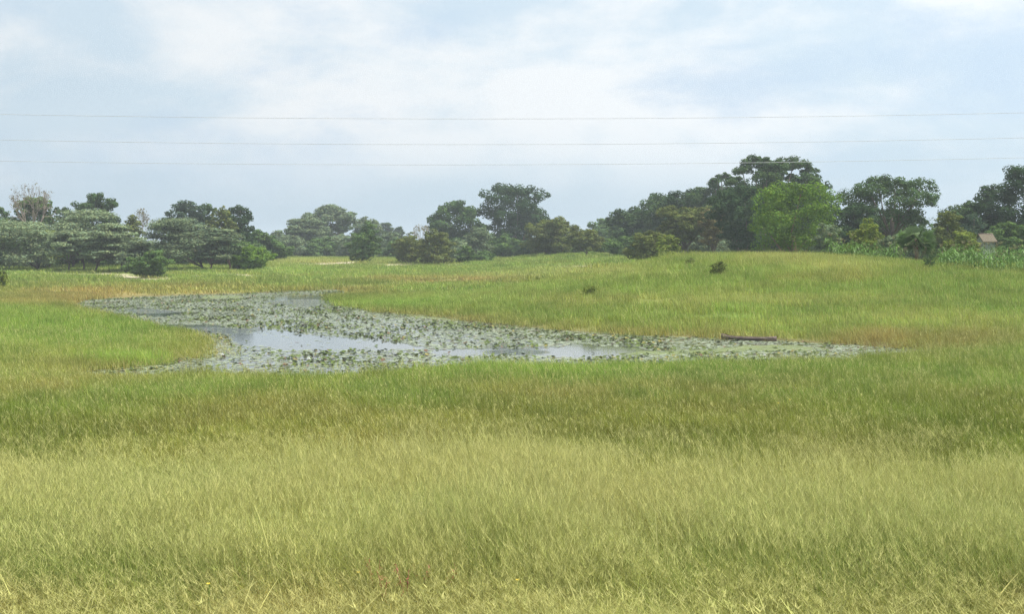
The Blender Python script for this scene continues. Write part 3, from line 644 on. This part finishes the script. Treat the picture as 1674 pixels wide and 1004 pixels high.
 ('savanna_tree', 'big dark tree rising past the frame edge above the maize', 'round', 1668, 100, 273, 192, DARK, 0.1),
 ('savanna_tree', 'dark tree between the domed tree and the big edge tree', 'round', 1622, 74, 307, 197, DARK, 0.05),
 ('leafy_bush', 'low olive bush between the palm and the hut', 'bush', 1570, 60, 378, 148, YGR, None),
 ('leafy_bush', 'flat-topped green bush beyond the maize near the hut', 'bush', 1655, 90, 364, 165, MIDG, None),
 ('leafy_bush', 'small green bush just behind the hut roof', 'bush', 1622, 40, 371, 172, MIDG, None),
 ('thorn_bush', 'dull grey-green bush between the palm and the conical bush', 'bush', 1458, 50, 384, 135, GREYD, None),
]
for k, (nm, lab, kind, pc, wp, tp, d, col, bot) in enumerate(TR):
    bark = M_BARK_RED if 'reddish trunk beside' in lab or 'pale limbs' in lab else (M_TWIG if kind == 'twiggy' or 'pale bent' in lab else None)
    cat = 'bush' if 'bush' in nm else 'tree'
    tree(nm, lab, kind, pc, wp, tp, d, col, 1000 + k, cat, bot, bark, 0.5 if kind == 'twiggy' else 1.0)
print('leaves', NTOT)
# shrubs on the grass slope
for k, (px, py, wp, hp, col, lab) in enumerate([(1174, 452, 26, 18, OLV, 'small dark shrub standing in the grass of the slope'), (1520, 440, 20, 18, DARK2, 'little dark round shrub in the grass below the palm'),
        (965, 487, 26, 14, YGR, 'sparse weedy shrub low in the bright slope grass'), (1128, 437, 16, 9, OLV, 'tiny olive shrub on the shoulder of the slope')]):
    p = hit(px, py); tree('small_shrub', lab, 'bush', px, wp, py - hp - 7, p[1], col, 3000 + k, 'shrub', density=0.45)

# brush that reads as one mass behind the trees
def brush(name, label, segs, col, seed):
    r = np.random.default_rng(seed); cl = []
    for (pa, pb, ta, tb, d, n) in segs:
        for k in range(n):
            t = r.uniform(); px = pa + (pb - pa) * t; dd = d * r.uniform(0.97, 1.06); x = (px - CX) / FPX * dd; z0 = T1(x, dd); zt = at(px, ta + (tb - ta) * t, dd)[2]
            h = (zt - z0) * r.uniform(0.55, 1.0); s = max(1.2, h * r.uniform(0.35, 0.6)); cl.append((x, dd, z0 + h * 0.5, s, s, h * 0.5))
    me = crown_mesh(name, cl, len(cl) * 420, 0.75, r, 0.35, 0.5); o = link(name, me); o.color = (*col, 1)
    tag(o, label, 'brush', kind='stuff')
brush('left_brush', 'tangled undergrowth filling the back of the acacia wood', [(-320, 440, 392, 395, 300, 60), (-320, 0, 350, 345, 290, 24)], MIDG, 5001)
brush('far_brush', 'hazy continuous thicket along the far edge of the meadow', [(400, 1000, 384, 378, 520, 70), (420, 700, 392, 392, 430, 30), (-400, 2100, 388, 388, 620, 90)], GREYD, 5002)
brush('ridge_brush', 'dark undergrowth filling the wooded ridge', [(1010, 1240, 372, 350, 310, 40), (1200, 1760, 360, 345, 262, 60), (1660, 1960, 320, 300, 225, 26)], DARK2, 5003)

# ------------------------------------------------------------------ fan palm
def palm():
    r = np.random.default_rng(8); d = 121.0; x = (1497 - CX) / FPX * d; z0 = T1(x, d); H = at(1497, 360, d)[2] - z0
    root = thing('fan_palm', 'bushy fan palm with drooping pale dead fronds between the maize plots', 'palm', (x, d, z0 - 0.05))
    mb = MB(); mb.tube([(0, 0, -0.2), (0.05, 0, H * 0.28), (0, 0, H * 0.6)], [0.17, 0.13, 0.15], 8); link('trunk', mb.mesh('trunk', M_BARK_RED), root)
    def frond(az, el, ln, droop, col, mat, nm):
        m = MB(); dr = np.array([math.cos(az) * math.cos(el), math.sin(az) * math.cos(el), math.sin(el)])
        p = np.array([0, 0, H * 0.52]); pts = [p + dr * ln * 0.55 * t + np.array([0, 0, -droop * (t ** 2) * ln * 0.3]) for t in (0, 0.5, 1)]
        m.tube(pts, [0.022, 0.018, 0.014], 4); q = pts[-1]; t_ = pts[-1] - pts[-2]; t_ /= np.linalg.norm(t_)
        side = np.cross(t_, [0, 0, 1.0]); side /= np.linalg.norm(side) + 1e-9; upv = np.cross(side, t_); ro = r.uniform(-1.2, 1.2); side, upv = side * math.cos(ro) + upv * math.sin(ro), upv * math.cos(ro) - side * math.sin(ro)
        for b in np.linspace(-1.25, 1.25, 15):
            v = t_ * math.cos(b) + side * math.sin(b); l_ = ln * 0.5 * r.uniform(0.8, 1.1); e = q + v * l_ + np.array([0, 0, -droop * l_ * 0.45]) + upv * 0.05
            w_ = np.cross(v, upv) * 0.05; mid = q + v * l_ * 0.55 + upv * 0.04
            m.add([q, mid - w_, e, mid + w_], [(0, 1, 2, 3)])
        o = link(nm, m.mesh(nm, mat, False), root); o.color = (*col, 1)
    for k in range(60):
        az = r.uniform(0, 2 * math.pi); el = math.asin(r.uniform(-0.35, 1.0)); frond(az, el, H * 0.50 * r.uniform(0.8, 1.05), r.uniform(0.05, 0.25), (0.10, 0.17, 0.05) if k % 3 else (0.15, 0.21, 0.09), M_PLANT, 'frond')
    for k in range(5):
        az = (0.2, 3.3, 0.6, 2.9, 4.4, 5.9, 3.8)[k]; frond(az, math.radians(r.uniform(-5, 20)), H * 0.5 * r.uniform(0.8, 1.0), r.uniform(0.7, 1.0), (0.30, 0.26, 0.15), M_PLANT, 'dead_frond')
palm()

# ------------------------------------------------------------------ maize
def maize_leaf():
    m = MB(); V = []; 
    for k, t in enumerate(np.linspace(0, 1, 5)):
        w_ = 0.045 * math.sin(math.pi * (0.15 + 0.85 * t)) + 0.004; V += [(0.62 * t, -w_, 0.34 * t - 0.62 * t ** 2.3), (0.62 * t, w_, 0.34 * t - 0.62 * t ** 2.3)]
    m.add(V, [(2 * k, 2 * k + 1, 2 * k + 3, 2 * k + 2) for k in range(4)]); return m.mesh('leaf', M_PLANT)
ML = maize_leaf(); _m = MB(); _m.tube([(0, 0, -0.1), (0.01, 0, 0.9), (0, 0.01, 1.75)], [0.02, 0.016, 0.008], 5); MSTALK = _m.mesh('stalk', M_PLANT)
_m = MB()
for k in range(7): a = k * 0.9; _m.tube([(0, 0, 1.7), (0.05 * math.cos(a), 0.05 * math.sin(a), 1.85), (0.13 * math.cos(a), 0.13 * math.sin(a), 1.97)], [0.009, 0.008, 0.004], 3)
MTAS = _m.mesh('tassel', M_PLANT)
def maize():
    r = np.random.default_rng(12); spots = []
    for yy in np.arange(100, 132, 0.95):
        for xx in np.arange(22, 50, 0.62):
            x = xx + r.normal(0, 0.12); y = yy + r.normal(0, 0.1); px, py = proj(x, y, T1(x, y)); 
            if 1532 < px < 1674 + 40 and py < 440 + (px - 1530) * 0.12 and 103 < y < 125: spots.append((y, x, px, 1))
            elif 1350 < px < 1474 and 112 < y < 121: spots.append((y, x, px, 0))
    spots.sort(); r2 = random.Random(4); out = spots[:]
    if len(out) > 290: out = sorted(r2.sample(out, 290))
    print('maize', len(spots), len(out))
    for i, (y, x, px, f) in enumerate(out):
        if f:
            row = 'in the outermost row' if y < 108 else ('in the middle rows' if y < 116 else 'in the back rows')
            whr = 'beside the palm' if px < 1580 else ('before the hut' if px < 1640 else 'past the hut')
            lab = 'leafy maize plant ' + row + ' of the plot ' + whr
        else:
            row = 'in the outermost row' if y < 115 else ('in the middle rows' if y < 118.5 else 'in the back rows')
            whr = 'under the bright green tree' if px < 1395 else ('before the conical bush' if px < 1438 else 'next to the palm')
            lab = 'maize plant ' + row + ' of the plot ' + whr
        o = thing('maize_plant', lab, 'maize', (x, y, T1(x, y)), 'maize in the plot by the hut' if f else 'maize in the plot by the palm', r.uniform(0, 6.28))
        s = r.uniform(0.65, 1.2); o.scale = (s, s, s * r.uniform(0.85, 1.05))
        base = np.array([0.088, 0.165, 0.032]) * r.uniform(0.8, 1.3)
        st = link('stalk', MSTALK, o); st.color = (*base, 1)
        if r.uniform() < 0.45: ta = link('tassel', MTAS, o); ta.color = (0.27, 0.25, 0.13, 1)
        for k in range(8):
            lf = link('leaf', ML, o, (0, 0, 0.25 + 0.17 * k)); lf.rotation_euler = (0, r.uniform(-0.25, 0.1), k * 2.6 + r.normal(0, 0.3)); q = r.uniform(0.8, 1.2)
            lf.scale = (q, q, q); c = base * r.uniform(0.85, 1.2) + (np.array([0.10, 0.06, 0.01]) if k < 2 else 0); lf.color = (*c, 1)
maize()

# ------------------------------------------------------------------ hut and dugout
def hut():
    d = 160.0; x = (1610 - CX) / FPX * d; z0 = T1(x, d); zt = at(1610, 384, d)[2] - z0; ze = at(1610, 394, d)[2] - z0
    root = thing('thatched_hut', 'little hut with tan gabled thatch roof behind the maize', 'hut', (x, d, z0), rz=0.35)
    b = MB(); w_, l_ = 0.62, 0.78
    b.add([(-l_, -w_, -0.2), (l_, -w_, -0.2), (l_, w_, -0.2), (-l_, w_, -0.2), (-l_, -w_, ze), (l_, -w_, ze), (l_, w_, ze), (-l_, w_, ze), (-l_, 0, zt - 0.12), (l_, 0, zt - 0.12)],
          [(0, 1, 5, 4), (1, 2, 6, 9, 5), (2, 3, 7, 6), (3, 0, 4, 8, 7)])
    link('wall', b.mesh('wall', M_MUD, False), root)
    rf = MB(); e = 0.22
    for s in (-1, 1):
        a = [(-l_ - e, s * (w_ + e), ze - 0.16), (l_ + e, s * (w_ + e), ze - 0.16), (l_ + e, 0, zt), (-l_ - e, 0, zt)]
        t = [(p[0], p[1], p[2] + 0.12) for p in a]; rf.add(a + t, [(0, 1, 2, 3), (4, 5, 6, 7), (0, 1, 5, 4), (1, 2, 6, 5), (3, 0, 4, 7)])
    ro = link('roof', rf.mesh('roof', M_THATCH, False), root)
    rp = MB(); rp.tube([(-l_ - e, 0, zt + 0.13), (l_ + e, 0, zt + 0.13)], [0.05, 0.05], 6); link('ridge_pole', rp.mesh('ridge_pole', M_WOOD), ro)
hut()
def dugout():
    a = on_plane(1174, 553); b_ = on_plane(1264, 556.5); c = (a + b_) / 2 + np.array([0, -1.0]); ln = np.linalg.norm(b_ - a); rz = math.atan2(b_[1] - a[1], b_[0] - a[0])
    root = thing('dugout_canoe', 'weathered dark wooden dugout canoe lying along the far grassy bank', 'canoe', (c[0], c[1], -0.02), rz=rz)
    n = 15; V = []; Fq = []; ring = 9
    def prof(t, s):
        w_ = 0.27 * max(0.02, 1 - abs(2 * t - 1) ** 3.2) ** 0.6; h = 0.21 + 0.06 * abs(2 * t - 1) ** 2.5 + (0.05 if t < 0.1 else 0); k = 0.03 * abs(2 * t - 1) ** 3
        return [(ln * (t - 0.5), w_ * s * math.sin(an) * 1.0, k + h * (1 - math.cos(an)) * 0.95 + (1 - s) * 0.06) for an in np.linspace(-1.6, 1.6, ring)]
    for i in range(n): V += prof(i / (n - 1), 1.0)
    for i in range(n): V += prof(i / (n - 1), 0.82)
    o2 = n * ring
    for i in range(n - 1):
        for k in range(ring - 1):
            q = i * ring + k; Fq.append((q, q + 1, q + ring + 1, q + ring)); Fq.append((o2 + q, o2 + q + ring, o2 + q + ring + 1, o2 + q + 1))
        for k in (0, ring - 1): q = i * ring + k; Fq.append((q, q + ring, o2 + q + ring, o2 + q))
    for i in (0, n - 1):
        for k in range(ring - 1): q = i * ring + k; Fq.append((q, q + 1, o2 + q + 1, o2 + q))
    m = MB(); m.add(V, Fq); link('hull', m.mesh('hull', M_WOOD), root)
    t = MB(); t.add([(0.5, -0.26, 0.13), (0.68, -0.26, 0.13), (0.68, 0.26, 0.13), (0.5, 0.26, 0.13), (0.5, -0.26, 0.16), (0.68, -0.26, 0.16), (0.68, 0.26, 0.16), (0.5, 0.26, 0.16)],
          [(0, 1, 2, 3), (4, 5, 6, 7), (0, 1, 5, 4), (1, 2, 6, 5), (2, 3, 7, 6), (3, 0, 4, 7)]); link('seat_board', t.mesh('seat_board', M_WOOD, False), root)
dugout()

# ------------------------------------------------------------------ water lilies
def pad_mesh(kind, seed):
    r = np.random.default_rng(seed); V = [(0, 0, 0)]; n = 12; gap = 0.25
    for ring, rr in ((1, 0.55), (2, 1.0)):
        for k in range(n + 1):
            a = gap + (2 * math.pi - 2 * gap) * k / n; x = rr * math.cos(a) * r.uniform(0.96, 1.04); y = rr * math.sin(a)
            if kind == 'flat': z = 0.012 * rr * math.sin(3 * a + seed) + (0.05 if ring == 2 and r.uniform() < 0.10 else 0)
            elif kind == 'curl': z = 0.05 * rr + 0.75 * max(0, y - 0.1) ** 1.3 + 0.03 * math.sin(4 * a)
            else: z = 0.35 + 0.42 * y + 0.25 * rr * rr + 0.06 * math.sin(3 * a + seed)
            V.append((x, y * (0.8 if kind == 'curl' and y > 0 else 1), z))
    if kind == 'cup': V[0] = (0, 0, 0.35)
    Fc = []
    for k in range(n): Fc.append((0, 1 + k, 2 + k)); Fc.append((1 + k, 14 + k, 15 + k, 2 + k))
    m = MB(); m.add([np.array(v) for v in V], Fc)
    if kind == 'cup': m.tube([(0, 0, -1.0), (0, 0, 0.34)], [0.06, 0.05], 4)
    return m.mesh('lily_pad', M_PAD)
PAD_F = [pad_mesh('flat', k) for k in range(3)]; PAD_C = [pad_mesh('curl', 10 + k) for k in range(2)]; PAD_U = [pad_mesh('cup', 20 + k) for k in range(2)]
OPEN = [[(385, 541), (420, 537), (520, 548), (660, 561), (705, 568), (690, 574), (560, 572), (470, 571), (390, 566), (370, 556)],
        [(270, 532), (330, 531), (410, 541), (420, 549), (350, 547), (290, 541)], [(705, 573), (800, 570), (890, 569), (960, 565), (1040, 570), (1070, 577), (960, 584), (880, 583), (790, 582), (720, 580)],
        [(440, 487), (480, 481), (542, 481), (540, 496), (500, 502), (440, 499)], [(205, 508), (245, 504), (300, 512), (270, 517), (215, 514)]]
ALG = [[(1010, 577), (1130, 573), (1235, 564), (1300, 565), (1360, 570), (1320, 575), (1230, 574), (1120, 579), (1020, 581)], [(330, 483), (390, 483), (400, 488), (330, 489)], [(650, 513), (720, 519), (760, 526), (690, 521)]]
PK = np.array([1, 3.0])
def pads():
    P = PONDS[0]; n = 420000; x0, y0 = P.min(0); x1, y1 = P.max(0); x = rng.uniform(x0, x1, n); y = rng.uniform(y0, y1, n); sd = sdist(x, y)
    px, py = proj(x, y, np.zeros(n)); keep = (sd < -0.15)
    op = np.zeros(n)
    for Q in OPEN: s = poly_sd(np.array(Q, float) * PK, px, py * 3) + (fbm(x / 1.5, y / 3, 61) - 0.5) * 26; op = np.maximum(op, 1 - S((s + 4) / 10))
    al = np.zeros(n)
    for Q in ALG: s = poly_sd(np.array(Q, float) * PK, px, py * 3) + (fbm(x / 1.5, y / 3, 66) - 0.5) * 16; al = np.maximum(al, 1 - S((s + 3) / 8))
    dens = 0.72 + 0.5 * S((fbm(x / 3, y / 6, 71) - 0.35) / 0.3); clus = S((fbm(x / 2.2, y / 5.5, 81) - 0.50) / 0.14)
    # cover: about 9 pads per square metre at full density
    area = (x1 - x0) * (y1 - y0); want = 24.0 / (n / area)
    keep &= rng.uniform(size=n) < want * dens * (1 - 0.985 * op) * (1 - 0.8 * al)
    x, y, py, px, clus, op = x[keep], y[keep], py[keep], px[keep], clus[keep], op[keep]; m = len(x)
    up = rng.uniform(size=m) < 0.085 + 0.32 * clus; cup = up & (rng.uniform(size=m) < 0.5)
    typ = np.where(cup, 5 + rng.integers(0, 2, m), np.where(up, 3 + rng.integers(0, 2, m), rng.integers(0, 3, m)))
    s = np.where(up, rng.uniform(0.05, 0.12, m), rng.uniform(0.06, 0.15, m))
    gcol = np.array([0.265, 0.310, 0.185]) * rng.uniform(0.75, 1.2, (m, 1)); ucol = np.array([0.085, 0.115, 0.030]) * rng.uniform(0.6, 1.35, (m, 1)); yel = rng.uniform(size=m) < 0.06
    col = np.where(up[:, None], ucol, gcol); col[yel] = np.array([0.22, 0.19, 0.06]); brn = rng.uniform(size=m) < 0.05; col[brn] = np.array([0.13, 0.08, 0.05])
    rot = np.stack([rng.normal(0, 0.012, m), rng.normal(0, 0.012, m), rng.uniform(0, 6.28, m)], 1); z = np.where(up, 0.012, 0.006 + rng.uniform(0, 0.012, m))
    size = s / y; order = np.argsort(-size * np.where(up, 1.5, 1.0)); big = np.zeros(m, bool); big[order[:280]] = True
    obm = [me.copy() for me in PAD_F + PAD_C + PAD_U]
    for me in obm: me.materials.clear(); me.materials.append(M_PAD_OBJ)
    for i in np.nonzero(big)[0]:
        o = link('lily_pad', obm[typ[i]], None, (x[i], y[i], z[i])); o.rotation_euler = tuple(rot[i]); o.scale = (s[i],) * 3; o.color = (*col[i], 1)
        whr = 'beside the grassy point' if px[i] < 400 else ('before the long strip of open water' if px[i] < 700 else ('by the rippled dark water' if px[i] < 1000 else 'along the green algae film'))
        hue = 'yellowing' if yel[i] else ('brown withered' if brn[i] else ('dark green' if up[i] else 'pale green'))
        shape = 'standing up on its stalk' if cup[i] else ('with one side curled up' if up[i] else 'floating flat')
        tag(o, hue + ' lily leaf ' + shape + ' ' + whr, 'lily pad', 'lily leaves along the near shore')
    k = ~big; print('pads', k.sum())
    scatter_object('lily_pads', 'carpet of pale and dark lily pads covering the pond', 'lily pads', np.stack([x, y, z], 1)[k], rot[k], np.stack([s, s, s], 1)[k], col[k], typ[k], PAD_F + PAD_C + PAD_U)
    # algae film
    for Q, lab in zip(ALG, ['green film of algae on the water beyond the near lily fringe', 'thin green weed film at the far end of the pond', 'green weed film along the foot of the far bank']):
        q = np.array([on_plane(a, b) for a, b in Q]); V = []; nn = len(q)
        pts = []
        for i in range(nn):
            for t in np.linspace(0, 1, 8)[:-1]:
                p = q[i] * (1 - t) + q[(i + 1) % nn] * t; pts.append((p[0] + rng.normal(0, 0.12), p[1] + rng.normal(0, 0.3), 0.004))
        m_ = MB(); m_.add(pts, [tuple(range(len(pts)))]); o = link('algae_film', m_.mesh('algae_film', M_ALG, False)); tag(o, lab, 'algae', kind='stuff')
M_ALG = rough_mat('algae', (0.085, 0.11, 0.04), (0.14, 0.165, 0.06), 1.5, (1, 0.5, 1), 0.2, 0.75)
pads()
# reeds in the shallow margin
def reeds():
    x, y = wedge_points(54, 110, 9); z = np.zeros(len(x)); sd = sdist(x, y); px, py = proj(x, y, z); keep = (sd < 0.3) & (sd > -1.6) & (rng.uniform(size=len(x)) < np.where(py > 585, 0.45, 0.30))
    x, y = x[keep], y[keep]; n = len(x); c = np.where(rng.uniform(size=(n, 1)) < 0.5, RED, OLIVE) * rng.uniform(0.8, 1.3, (n, 1))
    rd = [blade_patch(10, 0.35, 0.25, 0.5, 0.014, 0.25, 2, 2, 700 + k, 0.2, (0.4, 0.6)) for k in range(3)]
    s = rng.uniform(0.7, 1.1, n); scatter_object('margin_reeds', 'thin russet sedge standing in the shallow pond margin', 'sedge', np.stack([x, y, np.full(n, -0.1)], 1),
        np.stack([np.zeros(n), np.zeros(n), rng.normal(0, 0.6, n)], 1), np.stack([s, s, s], 1), c, rng.integers(0, 3, n), rd)
reeds()

# ------------------------------------------------------------------ overhead wires
def wires():
    d = 45.0
    for (mid, lft, rgt, lab) in [(194, 186.5, 184, 'uppermost thin grey power line crossing the sky'), (236, 228.5, 225, 'middle thin grey power line of the three'), (269, 263, 257.5, 'lowest thin grey power line, passing the tallest tree top')]:
        u = np.linspace(-3.2, 3.2, 65); a = ((lft + rgt) / 2 - mid); b = (rgt - lft) / 2; py = mid + a * u * u + b * u
        pts = [at(CX + 837 * uu, pp, d) for uu, pp in zip(u, py)]; m = MB(); m.tube(pts, [0.0068] * len(pts), 6); o = link('power_line', m.mesh('power_line', M_WIRE)); tag(o, lab, 'power line', 'three overhead power lines')
wires()

# ------------------------------------------------------------------ small foreground plants
def weeds():
    r = np.random.default_rng(33)
    for k, (px, py, hp, lab) in enumerate([(616, 972, 44, 'red-leaved weed among the foreground verge grass'), (666, 985, 52, 'taller red-leaved weed beside a whitish flower'), (628, 990, 40, 'russet weed with a forked stem in the verge grass'), (690, 968, 36, 'small russet weed in the brown patch of verge grass'), (732, 966, 30, 'tiny reddish weed in the dry verge')]):
        p = hit(px, py + 12); h = (hp + 26) / FPX * p[1]; root = thing('red_weed', lab, 'weed', p)
        mb = MB(); lf = MB(); 
        for j in range(3):
            a = r.uniform(0, 6.28); tip = np.array([0.25 * h * math.cos(a), 0.25 * h * math.sin(a), h * r.uniform(0.75, 1.0)]); mb.tube([(0, 0, -0.05), tip * 0.5 + r.normal(0, 0.01, 3), tip], [0.006, 0.005, 0.003], 4)
            for t in np.linspace(0.35, 1.0, 8):
                q = tip * t; v = r.normal(size=3); v /= np.linalg.norm(v); w_ = np.cross(v, [0, 0, 1.0]) * 0.012; lf.add([q, q + v * 0.035 + w_, q + v * 0.07, q + v * 0.035 - w_], [(0, 1, 2, 3)])
        link('stem', mb.mesh('stem', M_RED), root); link('leaves', lf.mesh('leaves', M_RED, False), root)
    for k, (px, py, lab) in enumerate([(341, 997, 'yellow wildflower at the very front of the verge grass'), (586, 977, 'pale yellow flower near the red weeds'), (846, 990, 'small yellow bloom low in the verge grass'), (1272, 682, 'yellow flower cluster in the dark meadow grass'), (1291, 676, 'second yellow flower cluster in the dark meadow grass')]):
        p = hit(px, py + 10); hh = 16 / FPX * p[1] + 0.25; root = thing('wildflower', lab, 'flower', p); mb = MB(); mb.tube([(0, 0, -0.05), (0.01, 0, hh)], [0.005, 0.004], 4); st = link('stem', mb.mesh('stem', M_PLANT), root); st.color = (0.1, 0.17, 0.04, 1)
        f = MB()
        for j in range(6): a = j * 1.05; f.add([(0, 0, hh), (0.02 * math.cos(a - .4), 0.02 * math.sin(a - .4), hh + .012), (0.028 * math.cos(a), 0.028 * math.sin(a), hh + 0.02), (0.02 * math.cos(a + .4), 0.02 * math.sin(a + .4), hh + .012)], [(0, 1, 2, 3)])
        link('petals', f.mesh('petals', M_YEL, False), root)
    for k, (px, py, lab) in enumerate([(363, 583, 'single white water lily bloom among the pads off the grassy point'), (1250, 584, 'white water lily bloom in the near lily fringe'), (955, 540, 'white water lily bloom close under the far bank'), (505, 590, 'white water lily bloom among the dark raised leaves')]):
        q = on_plane(px, py); root = thing('water_lily', lab, 'water lily', (q[0], q[1], 0.03)); f = MB()
        for j in range(12):
            a = j * 0.5236 * 2 + (0.26 if j > 5 else 0); e = 0.5 if j < 6 else 1.0; v = np.array([math.cos(a) * math.cos(e), math.sin(a) * math.cos(e), math.sin(e)]); w_ = np.array([-math.sin(a), math.cos(a), 0]) * 0.03
            f.add([(0, 0, 0), v * 0.07 + w_, v * 0.14, v * 0.07 - w_], [(0, 1, 2, 3)])
        link('petals', f.mesh('petals', M_WHITE, False), root); mb = MB(); mb.tube([(0, 0, -0.3), (0, 0, 0.03)], [0.012, 0.03], 5); s_ = link('stem', mb.mesh('stem', M_PLANT), root); s_.color = (0.1, 0.15, 0.05, 1)
weeds()

# ------------------------------------------------------------------ haze
def haze():
    m = newmat('haze'); t = m.node_tree; out = nd('ShaderNodeOutputMaterial', t); v = nd('ShaderNodeVolumePrincipled', t)
    v.inputs['Color'].default_value = (0.86, 0.93, 1.0, 1); v.inputs['Density'].default_value = 0.0003; v.inputs['Anisotropy'].default_value = 0.1
    t.links.new(v.outputs[0], out.inputs['Volume'])
    x, y0, y1, z0, z1 = 1310, -70, 1410, -3.0, 22.6
    b = MB(); b.add([(-x, y0, z0), (x, y0, z0), (x, y1, z0), (-x, y1, z0), (-x, y0, z1), (x, y0, z1), (x, y1, z1), (-x, y1, z1)], [(3, 2, 1, 0), (4, 5, 6, 7), (0, 1, 5, 4), (1, 2, 6, 5), (2, 3, 7, 6), (3, 0, 4, 7)])
    o = link('haze', b.mesh('haze', m, False)); tag(o, 'thin pale blue haze in the air over the meadow', None, kind='stuff')
haze()
